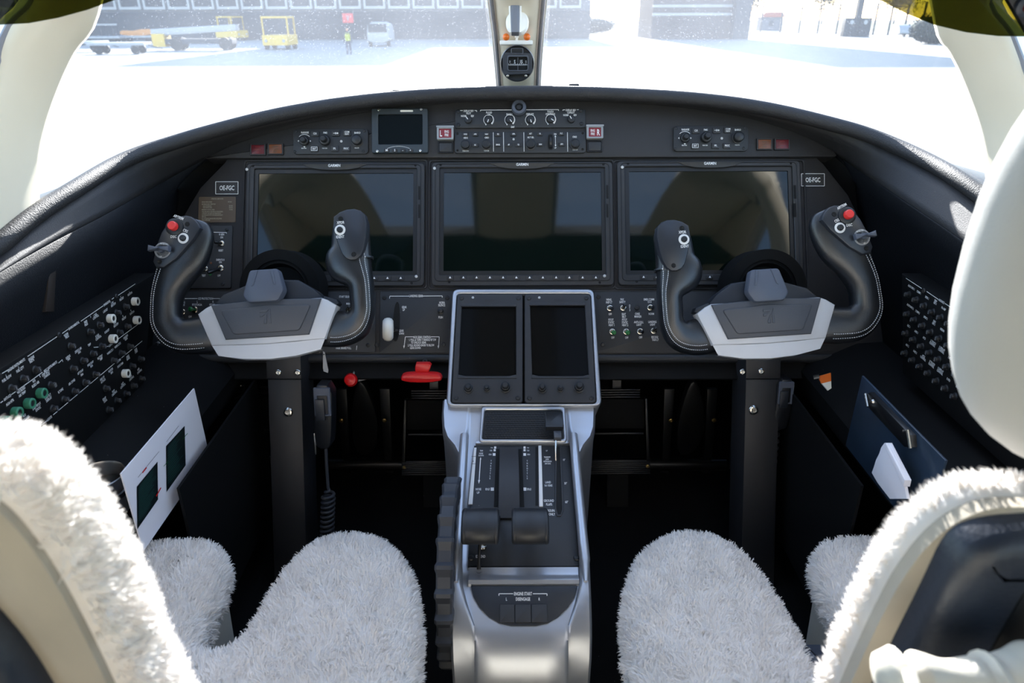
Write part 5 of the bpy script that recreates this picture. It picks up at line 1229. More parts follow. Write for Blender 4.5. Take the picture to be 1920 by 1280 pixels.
# clipboard and notepad at the right
F_CLIP = Frame((0.512, 0.9, 0.42), (0, -1, 0), (0, 0, 1))
q = PT('clipboard', 'blue clipboard with black metal clip standing in the right map pocket', 'clipboard', F_CLIP, 1680, 790); k = q.s
x0, y0 = q.xy(1616, 704); x1, y1 = q.xy(1775, 855)
MB().prism([(x0, -0.11), (x1, -0.11), (x1, y0), (x0, y0)], -0.003, 0.0, 0.0008).build('board', 'board_blue', q.t)
MB().prism(q.L([(1633, 738), (1640, 735), (1718, 815), (1720, 838), (1706, 838), (1634, 760)]), 0, 0.008, 0.002).build('clip', 'black_plastic', q.t)
a, b_ = q.xy(1634, 738), q.xy(1640, 762); MB().tube([(a[0], a[1], 0.009), (b_[0], b_[1], 0.010)], 0.0022, 8).build('clip_spring', 'chrome', q.t)
a, b_ = q.xy(1713, 803), q.xy(1720, 840); MB().tube([(a[0], a[1]-0.004, 0.012), (a[0]+0.004, a[1], 0.010), (b_[0], b_[1], 0.009)], 0.0022, 8).build('clip_spring', 'chrome', q.t)
x, y = q.xy(1647, 753); MB().lathe([(0.004, 0.008), (0.003, 0.0105), (0, 0.011)], x, y, 12).build('rivet', 'chrome', q.t)
q = PT('notepad', 'small white notepad with torn edge in front of the blue clipboard', 'notepad', Frame((0.484, 0.85, 0.40), (0, -1, 0), (0, 0, 1)), 1660, 870)
o_ = [(1658, 830), (1652, 838), (1648, 850), (1642, 862), (1638, 875), (1634, 886), (1645, 905), (1668, 935), (1700, 935), (1690, 880), (1672, 842), (1664, 830)]
MB().prism(q.L(o_), -0.004, 0.0, 0.0006).build('pages', 'paper', q.t); MB().prism(q.L([(1660, 831), (1664, 830), (1700, 900), (1697, 912)]), -0.006, 0.0025, 0.0006).build('binding', 'paper', q.t)
t = thing('orange_flag', 'orange and white tag on a bracket in the copilot footwell', 'tag', F_MAIN.mat(W(1548, 712, 1.17)))
s_ = 1e-3
MB().prism([(-14*s_, 6*s_), (8*s_, 12*s_), (8*s_, -2*s_), (-8*s_, -6*s_)], 0, 0.003).build('flag', 'orange', t); MB().prism([(-8*s_, -6*s_), (8*s_, -2*s_), (8*s_, -14*s_), (2*s_, -18*s_)], 0, 0.003).build('flag_tip', 'white_trim', t)
MB().tube([(-20*s_, 4*s_, 0), (-12*s_, 6*s_, 0.004)], 0.004, 8).build('bracket', 'chrome', t)
for px, py, lb in ((455, 728, 'round grey knob with chrome stud beside the pilot column'),):
    t = thing('friction_knob', lb, 'knob', F_MAIN.mat(W(px-15, py, 1.36)))
    MB().lathe([(0.020, 0), (0.020, 0.012), (0.016, 0.016), (0, 0.017)], 0, 0, 24).build('disc', 'metal_dark', t); MB().sphere((0.018, 0.006, 0.014), 0.007).build('stud', 'chrome', t)

# ================================================================== WINDSCREEN POST FITTINGS
fr = tiltframe(W(970, 119, 1.50), 8); s = 1.50/FPX
t = thing('compass', 'round black magnetic compass on the windscreen post showing S and 15', 'compass', fr.mat())
MB().lathe([(26*s, -0.040), (30*s, -0.02), (32*s, -0.004), (32*s, 0.002), (30.5*s, 0.005), (30*s, -0.009), (0, -0.009)], 0, 0, 48).build('case', 'compass_black', t)
b = MB(); oc = [(30.6*s*math.cos(a), 30.6*s*math.sin(a)) for a in [math.atan2(y, x) for x, y in rr(-17*s, -12*s, 19*s, 11*s, 3*s, 8)]]
MB().ring(oc, rr(-17*s, -12*s, 19*s, 11*s, 3*s, 8), 0.0, 0.0055, 0.0004).build('face', 'compass_black', t)
MB().ring(rr(-19*s, -14*s, 21*s, 14*s, 4*s), rr(-17*s, -12*s, 19*s, 11*s, 3*s), 0.003, 0.0075, 0.0006).build('window_rim', 'hub_grey', t)
MB().box(-18*s, 20*s, -13*s, 13*s, -0.008, 0.001).build('card', 'hole', t)
ink = MB(); ink.text('S', -5*s, 3*s, 6*s, 0.0014); ink.text('15', 7*s, 3*s, 6*s, 0.0014); ink.text('21', -14*s, 3*s, 4*s, 0.0014, sx=0.5); ink.text('12', 16*s, 3*s, 4*s, 0.0014, sx=0.5)
for i in range(-8, 10): ink.line(i*2*s, -3.5*s, i*2*s, (-1 if i % 2 else 0.2)*s-0.0005, 0.8*s, 0.0014)
ink.build('lettering', 'print', t)['kind'] = 'stuff'
MB().box(0.4*s, 1.6*s, -12*s, 11*s, 0.0035, 0.006).build('lubber_line', 'hub_grey', t)
MB().ring(rr(-12*s, 16*s, 11*s, 26*s, 2*s), rr(-10.5*s, 17.2*s, 9.5*s, 24.8*s, 1.5*s), 0.004, 0.0075, 0.0004).build('lamp_window', 'hub_grey', t)
for x in (-18, 16): 
    o = obj('screw', screw_mesh('chrome'), t, (x*s, -22*s, 0.0055)); o.scale = (2.4*s,)*3
fr = tiltframe(W(969, 79, 1.535), 6); s = 1.535/FPX
t = thing('sight_gauge', 'white sight bar with two orange balls above the compass', 'sight gauge', fr.mat())
MB().prism(rr(-32*s, -4.5*s, 30*s, 3*s, 2.5*s), -0.02, 0.006, 0.001).build('bar', 'white_trim', t)
for x in (-20, 19): MB().sphere((x*s, 8.5*s, 0.004), 6.5*s, 16).build('ball', 'orange', t)
MB().lathe([(2.5*s, 0), (2.5*s, 7*s), (4*s, 8*s), (4*s, 11*s), (2.5*s, 13*s), (0, 13.2*s)], 0, 0, 14, Matrix.Rotation(R(-90), 4, 'X') @ Matrix.Translation((0, 0, 0))).build('pin', 'white_trim', t)
fr = tiltframe(W(967, 40, 1.47), 20); s = 1.50/FPX
t = thing('storm_window_latch', 'grey lever latch on a pale round base on the windscreen post', 'latch', fr.mat())
MB().lathe([(21*s, -0.012), (21*s, 0.002), (19*s, 0.005), (0, 0.007)], 3*s, -2*s, 36).build('base_disc', 'white_trim', t)
MB().prism(roundpoly([(-11*s, 80*s), (8*s, 80*s), (6*s, -27*s), (-8*s, -27*s)], 2*s), 0.004, 0.026, 0.002).build('lever', 'handle_grey', t)
MB().prism([(8*s, 80*s), (13*s, 80*s), (9*s, -26*s), (6*s, -27*s)], 0.004, 0.024, 0.001).prism([(-15*s, 80*s), (-11*s, 80*s), (-8*s, -27*s), (-11*s, -26*s)], 0.004, 0.024, 0.001).build('lever_side', 'white_trim', t)
MB().prism(rr(-22*s, 30*s, 24*s, 90*s, 2*s), -0.006, 0.003, 0.0006).build('placard', 'cream', t)

# ---- sun visors
for sg, px, lb in ((-1, [(-260, 30), (-120, 42), (0, 46), (55, 43), (110, 33), (165, 18), (215, 0), (280, -28), (350, -70), (350, -240), (-260, -240)], 'olive tinted sun visor hanging at the pilot pillar'),
                   (1, [(1570, -240), (1570, -50), (1610, -22), (1650, 0), (1700, 26), (1750, 46), (1810, 60), (1870, 67), (1930, 68), (2060, 62), (2180, 50), (2180, -240)], 'olive tinted sun visor hanging at the copilot pillar')):
    fr = tiltframe(W(px[2][0], 0, 0.66), -12); c_ = [fr.xy(*p) for p in px]
    t = thing('sun_visor', lb, 'sun visor', fr.mat(), 'tinted sun visors')
    MB().prism(c_, -0.002, 0.002, 0.0006).build('tinted_sheet', 'visor', t)
    if sg > 0:
        MB().prism([fr.xy(*p) for p in ((1862, -30), (1945, -30), (1945, 66), (1915, 60))], 0.004, 0.012, 0.001).build('hinge_plate', 'black_plastic', t)
        x, y = fr.xy(1906, 6); MB().lathe([(0.009, 0.012), (0.009, 0.016), (0.005, 0.018), (0, 0.018)], x, y, 20).build('hinge_cap', 'seat_leather', t); MB().lathe([(0.0045, 0.018), (0.004, 0.024), (0, 0.025)], x, y, 16).build('hinge_knob', 'red_dim', t)
    else:
        x, y = fr.xy(-40, -20); MB().lathe([(0.012, 0.002), (0.012, 0.012), (0, 0.014)], x, y, 20).build('hinge_cap', 'black_plastic', t)

# ================================================================== SEATS
def fleece(o, n, ln, wd, comb=(0, 1, 0), stand=0.55, name='fleece_pile', seed=1, clump=1.0, zmax=None):
    me = o.data; me.calc_loop_triangles()
    nv = len(me.vertices); co = np.empty(nv*3); me.vertices.foreach_get('co', co); co = co.reshape(-1, 3)
    nm = np.empty(nv*3); me.vertices.foreach_get('normal', nm); nm = nm.reshape(-1, 3)
    nt = len(me.loop_triangles); tr = np.empty(nt*3, int); me.loop_triangles.foreach_get('vertices', tr); tr = tr.reshape(-1, 3)
    A, B_, C_ = co[tr[:, 0]], co[tr[:, 1]], co[tr[:, 2]]; ar = np.linalg.norm(np.cross(B_-A, C_-A), axis=1)
    if zmax is not None: ar = ar*((A[:, 2]+B_[:, 2]+C_[:, 2])/3 < zmax)
    rg = np.random.default_rng(seed); ti = rg.choice(nt, n, p=ar/ar.sum())
    u, v = rg.random(n), rg.random(n); f = u+v > 1; u[f] = 1-u[f]; v[f] = 1-v[f]; w = 1-u-v
    P = A[ti]*w[:, None]+B_[ti]*u[:, None]+C_[ti]*v[:, None]
    N = nm[tr[ti, 0]]*w[:, None]+nm[tr[ti, 1]]*u[:, None]+nm[tr[ti, 2]]*v[:, None]; N /= np.linalg.norm(N, axis=1)[:, None]+1e-9
    def wav(k, a): return np.sin(P@(np.array(k)*a)+np.sin(P@(np.array(k[::-1])*a*0.7))*2)
    cl = np.stack([wav((1.0, .6, .3), 140)+0.6*wav((.4, -1, .5), 310), wav((-.5, 1.0, .4), 160)+0.6*wav((1, .5, -.6), 290), wav((.7, -.3, 1.0), 150)], 1)*0.42*clump
    D = N*stand+np.array(comb)*0.75+cl+rg.normal(0, 0.28, (n, 3)); D -= N*np.minimum(0, (D*N).sum(1)-0.12)[:, None]
    D /= np.linalg.norm(D, axis=1)[:, None]
    L_ = ln*(0.65+0.7*rg.random(n))
    S = np.cross(D, N+rg.normal(0, 0.5, (n, 3))); S /= np.linalg.norm(S, axis=1)[:, None]+1e-9
    g = np.array((0, 0, -0.25)); M1 = P+(D*0.6+N*0.18)*L_[:, None]; T = P+(D+g*0.5)*L_[:, None]
    W_ = wd*(0.6+0.8*rg.random(n))[:, None]
    V = np.stack([P-S*W_, P+S*W_, M1+S*W_*0.8, M1-S*W_*0.8, T], 1).reshape(-1, 3)
    b0 = np.arange(n)[:, None]*5
    Q = (b0+np.array([0, 1, 2, 3])); Tt = (b0+np.array([3, 2, 4]))
    m2 = bpy.data.meshes.new(name); m2.vertices.add(len(V)); m2.vertices.foreach_set('co', V.ravel())
    lp = np.concatenate([Q, Tt], 1).ravel(); m2.loops.add(len(lp)); m2.loops.foreach_set('vertex_index', lp)
    ls = np.stack([np.arange(n)*7, np.arange(n)*7+4], 1).ravel(); m2.polygons.add(2*n); m2.polygons.foreach_set('loop_start', ls)
    m2.update(calc_edges=True); m2.validate(); m2.materials.append(MATS['fleece'])
    m2.polygons.foreach_set('use_smooth', [True]*len(m2.polygons))
    h = obj(name, m2, o); h['kind'] = 'stuff'; return h

def pad_mesh(outline, rows_, mt, name, parent):
    """rows_: (inset, z) rings of an outline, the last one filled"""
    base = ccw(outline); n = len(base); b = MB(); V = []; Fc = []
    for d_, z_ in rows_: V += [(x, y, z_) for x, y in (inset(base, d_) if d_ else base)]
    for k_ in range(len(rows_)-1):
        for i in range(n): j = (i+1) % n; Fc.append((k_*n+i, k_*n+j, (k_+1)*n+j, (k_+1)*n+i))
    Fc.append(tuple((len(rows_)-1)*n+i for i in range(n))); Fc.append(tuple(reversed(range(n))))
    return b.add(V, Fc).build(name, mt, parent, 60)
U_OUT = [(-.125, .20), (-.122, .50), (-.128, .64), (-.155, .735), (-.20, .785), (-.25, .797), (-.30, .775), (-.325, .71), (-.332, .63), (-.345, .592), (-.385, .588), (-.397, .62), (-.400, .70), (-.412, .758), (-.45, .782), (-.52, .778), (-.575, .75), (-.60, .68), (-.605, .20)]
def seat(sg, label, back_y, back_top, back_pts, liner_in, shell_pts, cut=0.006, th=1.0, zm=-0.006):
    t = thing('crew_seat', label, 'seat', Matrix.Translation((sg*0.38, 0.45, 0)), 'crew seats')
    iv = Matrix.Translation((-sg*0.38, -0.45, 0))
    U = U_OUT if sg < 0 else [(-x, y) for x, y in U_OUT[:8]+[(-.336, .60), (-.338, .47), (-.345, .45), (-.385, .45), (-.395, .47), (-.397, .60)]+U_OUT[12:]]
    ol = [(x-sg*0.38, y-0.45) for x, y in chaikin(U, 2)]
    base = pad_mesh(ol, [(0.016, 0.05), (0.012, 0.12), (0.008, 0.20), (0.006, 0.262)], 'cream_cover', 'seat_base', t)
    cu = pad_mesh(ol, [(0.010, 0.225), (0.0, 0.235), (-0.002, 0.255), (0.004, 0.272), (0.016, 0.281), (0.040, 0.287), (0.060, 0.289)], 'fleece', 'cushion', t)
    fleece(cu, 140000, 0.0092, 0.0006, (0.1*sg, 0.5, 0), 0.7, seed=3+sg)
    # backrest: upright pad, outline in x-z
    fr = Frame((0, back_y-0.45, 0), (1, 0, 0), (0, 0, 1))
    P = [(x-sg*0.38, z) for x, z in back_pts]
    P = inset(ccw(chaikin(P, 2)), cut)
    m_ = Matrix(((1, 0, 0, 0), (0, 0, -1, back_y-0.03-0.45), (0, 1, 0, 0), (0, 0, 0, 1)))
    bk = pad_mesh(P, [(0.03*th, -0.052*th), (0.010*th, -0.047*th), (0.0, -0.034*th), (0.001*th, -0.018*th), (0.005*th, -0.008*th), (0.012*th, -0.002*th), (0.020*th, 0.0)], 'fleece', 'backrest', t); bk.matrix_basis = m_
    fleece(bk, 90000, 0.0085, 0.0006, (0, -0.1, -0.5), 0.8, seed=8+sg, zmax=zm)
    ln = pad_mesh(inset(ccw(P), liner_in), [(0.0, -0.02), (0.0, 0.004), (0.012, 0.009), (0.03, 0.006), (0.045, 0.003)], 'suede', 'suede_lining', t); ln.matrix_basis = m_
    SP = chaikin([(x-sg*0.38, z) for x, z in shell_pts], 2)
    sh = pad_mesh(SP, [(0.0, -0.01), (0.0, 0.020), (0.004, 0.027), (0.014, 0.030), (0.030, 0.030)], 'seat_leather', 'seat_shell', t); sh.matrix_basis = m_
    cx_ = sum(p[0] for p in SP)/len(SP); tz_ = max(p[1] for p in SP)
    pan = pad_mesh([(cx_+(x-cx_)*0.70, tz_-0.022+(z_-tz_)*0.95) for x, z_ in SP], [(0.0, 0.02), (0.0, 0.031), (0.006, 0.034)], 'shell', 'back_panel', t); pan.matrix_basis = m_
    return t, m_
def bp(px, py, y0):
    r = ray(px, py); p = CAM+r*(y0/r.y); return (p.x, p.z)
# left seat
yl = 0.32
L_edge = [bp(*p, yl) for p in ((450, 1750), (395, 1400), (352, 1290), (318, 1215), (288, 1140), (255, 1065), (215, 985), (165, 905), (110, 845), (50, 812), (-20, 800), (-120, 802))]
mx_ = -0.39
Lp = L_edge+[(2*mx_-x, z) for x, z in reversed(L_edge)]
Ls = [bp(*p, yl-0.042) for p in ((250, 1750), (150, 1400), (88, 1290), (45, 1225), (0, 1175), (-60, 1120), (-140, 1085))]; Ls = Ls+[(2*mx_-x-0.0, z) for x, z in reversed(Ls)]
lt, _ = seat(-1, 'pilot seat in white sheepskin covers, left of the pedestal', yl, 0.76, Lp, 0.013, Ls)
# right seat
yr = 0.38
R_edge = [bp(*p, yr) for p in ((1400, 1750), (1450, 1400), (1492, 1290), (1530, 1190), (1572, 1090), (1612, 1008), (1662, 938), (1722, 888), (1800, 856), (1890, 856), (1960, 862))]
mx_ = 0.40
Rp = R_edge+[(2*mx_-x, z) for x, z in reversed(R_edge) if 2*mx_-x > R_edge[-1][0]+0.01]
Rs = [bp(*p, yr-0.031) for p in ((1480, 1750), (1560, 1400), (1612, 1290), (1668, 1170), (1722, 1065), (1762, 992), (1812, 962), (1900, 950))]; Rs = Rs+[(2*mx_-x, z) for x, z in reversed(Rs) if 2*mx_-x > Rs[-1][0]+0.01]
rt, mR = seat(1, 'copilot seat in white sheepskin covers with pale headrest, right of the pedestal', yr, 0.69, Rp, 0.002, Rs, 0.012, 0.55, -0.014)
# headrest of the right seat
def headrest(parent, c_, hx, hy, hz, iv):
    b = MB(); n, k_ = 40, 24; rows = []
    for i in range(k_+1):
        th = math.pi*i/k_; row = []
        for j in range(n):
            a = 2*math.pi*j/n; e = 0.82
            sx_ = math.copysign(abs(math.sin(th)*math.cos(a))**e, math.cos(a)); sy_ = math.copysign(abs(math.sin(th)*math.sin(a))**e, math.sin(a)); sz_ = -math.copysign(abs(math.cos(th))**e, math.cos(th))
            row.append((c_[0]+hx*sx_, c_[1]+hy*sy_, c_[2]+hz*sz_))
        rows.append(row)
    return recalc(b.grid(rows, iv, close=True).build('headrest', 'headrest', parent, 80))
ivr = Matrix.Translation((-0.38, -0.45, 0))
headrest(rt, (0.405, 0.40, 0.82), 0.137, 0.055, 0.155, ivr)
MB().tube([ivr @ Vector((0.40, 0.40, 0.60)), ivr @ Vector((0.40, 0.40, 0.75))], 0.012, 12).build('headrest_post', 'metal_dark', rt)
# leather seat pan showing in the cut-out of the right cushion
recalc(MB().prism(rr(0.325-0.38, 0.44-0.45, 0.41-0.38, 0.600-0.45, 0.01), 0.06, 0.276, 0.012).build('seat_pan', 'seat_leather', rt))
recalc(MB().prism(rr(-0.41+0.38, 0.57-0.45, -0.33+0.38, 0.625-0.45, 0.01), 0.05, 0.20, 0.012).build('seat_pan', 'seat_leather', lt))
# rolled pale cloth on the rear of the right seat
t = thing('rolled_cover', 'rolled off-white fabric cover at the rear of the copilot seat', 'cover', Matrix.Translation(W(1780, 1290, 0.40)))
iv = t.matrix_world.inverted(); P = []
rad = []
for i in range(41):
    u = i/40; px = 1655+u*330
    P.append(iv @ W(px, 1285-8*math.sin(u*7)-(10 if u > 0.7 else 0), 0.40)); rad.append(0.013+0.004*math.sin(u*9)**2+(0.005 if u < 0.12 or 0.55 < u < 0.95 else 0)-(0.004 if 0.12 < u < 0.2 else 0))
rad[0] = 0.006; rad[-1] = 0.006
MB().tube(P, rad, 18).build('cloth_roll', 'cream_cover', t, 80)
MB().tube([iv @ W(1705, 1262, 0.385), iv @ W(1712, 1282, 0.378), iv @ W(1708, 1305, 0.385)], 0.004, 8).build('tie', 'cream_cover', t)

# ================================================================== OUTDOORS
GZ = -1.45
def G(px, py):
    r = ray(px, py); return CAM+r*((GZ-CAM.z)/r.z)
g = MB().box(-400, 400, -300, 600, GZ-0.3, GZ).build('ground', 'concrete'); struct(g, 'pale concrete apron in front of the aircraft', 'ground')
struct(MB().prism([(G(1380, 56).x, G(1380, 56).y), (G(1850, 60).x, G(1850, 60).y), (G(1850, 42).x, G(1850, 42).y), (G(1380, 42).x, G(1380, 42).y)], GZ-0.1, GZ+0.03).build('lawn', 'grass'), 'strip of grass beyond the fence', 'ground')
def tx(px, py, k_=1.0, rz=0.0):
    p = G(px, py); return Matrix.Translation(p) @ Matrix.Rotation(rz, 4, 'Z'), (p-CAM).length
def wheel(b, x, y, r_, w=0.25): b.lathe([(r_*0.5, -w/2), (r_, -w/2), (r_, w/2), (r_*0.5, w/2)], 0, 0, 16, Matrix.Translation((x, y, r_)) @ Matrix.Rotation(R(90), 4, 'Y'))
def tug(px, py, lab, w=2.1, h=2.6, rz=0.0, flat=False):
    m_, d = tx(px, py, 1, rz); t = thing('apron_tug', lab, 'tug', m_)
    hw = w/2
    MB().box(-hw, hw, -1.6, 1.6, 0.35, 1.15, 0.06).build('chassis', 'yellow', t)
    for sx_ in (-1, 1):
        for sy_ in (-1, 1): MB().box(sx_*hw-0.06, sx_*hw+0.06, sy_*1.0-0.06, sy_*1.0+0.06, 1.1, h-0.1).build('cab_pillar', 'yellow', t)
    MB().box(-hw-0.05, hw+0.05, -1.15, 1.15, h-0.15, h, 0.04).build('cab_roof', 'yellow', t)
    MB().box(-hw+0.05, hw-0.05, -1.02, -0.98, 1.2, h-0.18).build('front_pane', 'facade_dark', t)
    for sx_ in (-1, 1):
        for sy_ in (-1, 1):
            b = MB(); wheel(b, sx_*(hw-0.15), sy_*1.05, 0.42); b.build('wheel', 'tyre', t)
        MB().lathe([(0.13, 0), (0.11, 0.05), (0, 0.05)], 0, 0, 12, Matrix.Translation((sx_*(hw-0.3), -1.6, 0.7)) @ Matrix.Rotation(R(90), 4, 'X')).build('headlight', 'white_paint', t)
    return t
tug(528, 92, 'yellow apron tug facing the aircraft with square cab')
tug(437, 76, 'yellow cab tug parked behind the belt loader', 2.0, 2.7, R(70))
m_, d = tx(375, 94, 1, R(4)); t = thing('belt_loader', 'pale belt loader with long conveyor deck beside the yellow cab', 'belt loader', m_)
MB().prism([(-3.6, 1.1), (3.4, 1.5), (3.4, 2.0), (-3.6, 1.65)], -0.5, 0.5, 0.05, Matrix.Rotation(R(90), 4, 'X')).build('conveyor', 'white_paint', t)
MB().box(-3.5, -2.5, -0.8, 0.8, 0.3, 1.3, 0.05).build('front_box', 'yellow', t); MB().box(-2.5, 3.0, -0.7, 0.7, 0.5, 0.9, 0.05).build('chassis', 'facade_dark', t)
for x in (-1.6, 2.4):
    for y in (-0.7, 0.7):
        b = MB(); b.lathe([(0.25, -0.13), (0.5, -0.13), (0.5, 0.13), (0.25, 0.13)], 0, 0, 16, Matrix.Translation((x, y, 0.5)) @ Matrix.Rotation(R(90), 4, 'X')); b.build('wheel', 'tyre', t)
def cart(px, py, lab, L_=4.2, fence=False, load=None):
    m_, d = tx(px, py, 1, R(5)); t = thing('baggage_cart', lab, 'cart', m_)
    MB().box(-L_/2, L_/2, -0.8, 0.8, 0.62, 0.82, 0.03).build('deck', 'white_paint', t)
    for x in (-L_*0.32, L_*0.32):
        for y in (-0.65, 0.65):
            MB().lathe([(0.15, -0.1), (0.32, -0.1), (0.32, 0.1), (0.15, 0.1)], 0, 0, 14, Matrix.Translation((x, y, 0.32)) @ Matrix.Rotation(R(90), 4, 'X')).build('wheel', 'tyre', t)
        MB().box(x-0.1, x+0.1, -0.7, 0.7, 0.3, 0.64).build('axle', 'post_dark', t)
    MB().tube([(L_/2, 0, 0.6), (L_/2+1.0, 0, 0.35)], 0.04, 8).build('drawbar', 'post_dark', t)
    if fence:
        for i in range(9): MB().box(-L_/2+i*L_/8-0.03, -L_/2+i*L_/8+0.03, -0.78, -0.72, 0.8, 1.9).build('stake', 'facade_dark', t)
        MB().box(-L_/2, L_/2, -0.8, -0.7, 1.85, 2.0).build('top_rail', 'white_paint', t)
    if load: MB().prism(chaikin([(-1.6, 0.8), (1.7, 0.8), (1.8, 1.3), (1.0, 1.5), (-0.5, 1.25), (-1.6, 1.35)], 1), -0.6, 0.6, 0.08, Matrix.Rotation(R(90), 4, 'X')).build('load', load, t)
cart(228, 101, 'low flat baggage cart, empty, before the staked cart'); cart(160, 97, 'flat baggage cart half hidden by the pillar', 3.4)
cart(190, 84, 'baggage cart with upright stakes near the terminal', 4.6, True); cart(262, 82, 'flat cart carrying a low orange load', 3.8, False, 'crate')
# ramp worker
m_, d = tx(655, 102); t = thing('person', 'person in a yellow hi-vis vest standing on the apron', 'person', m_)
S = [(0, 0, 0.95)]
bd = MB()
for sx_ in (-1, 1): bd.tube([(sx_*0.13, -0.06, 0.03), (sx_*0.12, 0.02, 0.10), (sx_*0.12, 0, 0.5), (sx_*0.09, 0, 0.92)], [0.05, 0.065, 0.08, 0.1], 10)
bd.tube([(0, 0, 0.85), (0, 0, 1.0), (0, 0, 1.2), (0, 0, 1.42), (0, 0, 1.50)], [0.14, 0.17, 0.18, 0.19, 0.07], 14); bd.tube([(0, 0, 1.46), (0, 0, 1.60)], 0.055, 10); bd.sphere((0, -0.01, 1.68), (0.085, 0.10, 0.12))
for sx_ in (-1, 1): bd.tube([(sx_*0.19, 0, 1.42), (sx_*0.27, 0.02, 1.15), (sx_*0.28, -0.08, 0.88), (sx_*0.28, -0.10, 0.80)], [0.065, 0.05, 0.04, 0.045], 8)
o = bd.build('body', 'jeans', t)
MB().tube([(0, 0, 0.92), (0, 0, 1.1), (0, 0, 1.3), (0, 0, 1.46)], [0.185, 0.2, 0.21, 0.17], 14).build('hi_vis_vest', 'hivis', o); MB().sphere((0, -0.015, 1.68), (0.088, 0.104, 0.124)).build('face_skin', 'skin', o); MB().sphere((0, 0.015, 1.72), (0.095, 0.105, 0.11)).build('hair', 'tyre', o)
m_, d = tx(657, 82); t = thing('stop_sign_board', 'red square sign board on a post behind the worker', 'sign', m_)
MB().box(-0.05, 0.05, -0.05, 0.05, 0, 2.4).build('post', 'post_dark', t); MB().box(-0.55, 0.55, -0.1, -0.05, 2.0, 2.9, 0.02).build('board', 'red_sign', t)
MB().text('V', 0, 0, 0.55, 0, m=Matrix.Translation((0, -0.12, 2.45)) @ Matrix.Rotation(R(90), 4, 'X')).build('lettering', 'white_paint', t)
# white van and jet bridge bits
m_, d = tx(716, 86, 1, R(2)); t = thing('white_van', 'white van with dark windscreen parked behind the worker', 'van', m_)
MB().prism(chaikin([(-1.0, 0.3), (1.0, 0.3), (1.02, 1.2), (0.85, 2.1), (-0.85, 2.1), (-1.02, 1.2)], 1), -2.2, 2.2, 0.1, Matrix.Rotation(R(90), 4, 'X')).build('van_body', 'white_paint', t)
MB().box(-0.85, 0.85, -2.27, -2.2, 1.25, 1.95).build('windscreen', 'facade_dark', t)
for sx_ in (-1, 1): b = MB(); wheel(b, sx_*0.85, -1.4, 0.36); b.build('wheel', 'tyre', t)
m_, d = tx(985, 62, 1, R(-3)); t = thing('parked_truck', 'dark grey parked ramp truck just right of the windscreen post', 'truck', m_)
MB().box(0.6, 4.2, -1.2, 1.2, 0.5, 2.6, 0.08).build('box_body', 'facade_dark', t); MB().box(4.2, 5.6, -1.1, 1.1, 0.4, 2.1, 0.1).build('cab', 'white_paint', t)
for x in (1.3, 4.8): b = MB(); b.lathe([(0.2, -0.15), (0.45, -0.15), (0.45, 0.15), (0.2, 0.15)], 0, 0, 14, Matrix.Translation((x, -1.1, 0.45)) @ Matrix.Rotation(R(90), 4, 'X')); b.build('wheel', 'tyre', t)
# terminal with window bays
DY = 96.0
t = thing('terminal_building', 'long pale terminal building with rows of tall window bays', 'building', Matrix.Translation((-18, DY, GZ)))
MB().box(-62, 28, 0, 12, 0, 3.2).build('ground_floor', 'facade_dark', t); MB().box(-62, 28, 0.3, 12, 3.2, 10.5).build('wall', 'facade', t); MB().box(-4.5, 11, 0.35, 11, 10.5, 20).build('shade_storeys', 'facade', t)  # top block is out of view, added to cast shade on the apron
mp_ = MB().box(-1.1, 1.1, -0.12, 0.0, 3.8, 9.5).mesh('window_pane', 'facade_dark'); mf_ = MB().ring([(-1.35, 3.5), (1.35, 3.5), (1.35, 9.8), (-1.35, 9.8)], [(-1.1, 3.8), (1.1, 3.8), (1.1, 9.5), (-1.1, 9.5)], 0.0, 0.35, 0, Matrix.Rotation(R(90), 4, 'X')).mesh('window_frame', 'white_paint')
for i in range(29): f_ = obj('window_frame', mf_, t, (-60+i*3.05, 0.3, 0)); obj('window_pane', mp_, f_)
t = thing('brick_hall', 'brick hall with pale horizontal bands beyond the apron', 'building', Matrix.Translation((26, 92, GZ)))
MB().box(-9, 1, 0, 10, 0, 19.5).build('wall', 'brick', t)  # hall and tower raised out of view so they shade the apron
for z_ in (2.6, 3.5, 4.4, 5.3): MB().box(-9.05, 1.05, -0.1, 0, z_, z_+0.28).build('band', 'white_paint', t)
MB().box(0.5, 2.4, -1.5, 9, 0, 20).build('stair_tower', 'facade_dark', t)
# fence at the right
t = thing('perimeter_fence', 'wire perimeter fence with slim dark posts', 'fence', Matrix.Translation(G(1600, 68)))
inv_ = t.matrix_world.inverted(); me = MB().box(-0.11, 0.11, -0.11, 0.11, 0, 4.2).mesh('post', 'post_dark')
for px in (1425, 1462, 1497, 1532, 1567, 1636, 1664, 1693, 1724, 1756, 1790):
    p = inv_ @ G(px, 61+(px-1425)*0.022); obj('post', me, t, p)
a, b_ = inv_ @ G(1425, 61), inv_ @ G(1790, 69)
for z_ in (0.1, 2.1, 4.1): MB().tube([a+Vector((0, 0, z_)), b_+Vector((0, 0, z_))], 0.03, 6).build('rail', 'post_dark', t)
p = G(1602, 69); t = thing('light_mast', 'thick floodlight mast between two dark cabinets by the fence', 'mast', Matrix.Translation(p))
MB().box(-0.35, 0.35, -0.35, 0.35, 0, 14, 0.05).build('mast_pole', 'post_dark', t)
for sx_ in (-1, 1):
    c_ = MB().box(sx_*1.0-0.75, sx_*1.0+0.75, -0.4, 0.5, 0, 2.3, 0.05).build('cabinet', 'post_dark', t); MB().lathe([(0.22, 0), (0.28, 0.12), (0.2, 0.14)], 0, 0, 14, Matrix.Translation((sx_*0.9, -0.4, 1.75)) @ Matrix.Rotation(R(90), 4, 'X')).build('lamp', 'white_paint', c_)
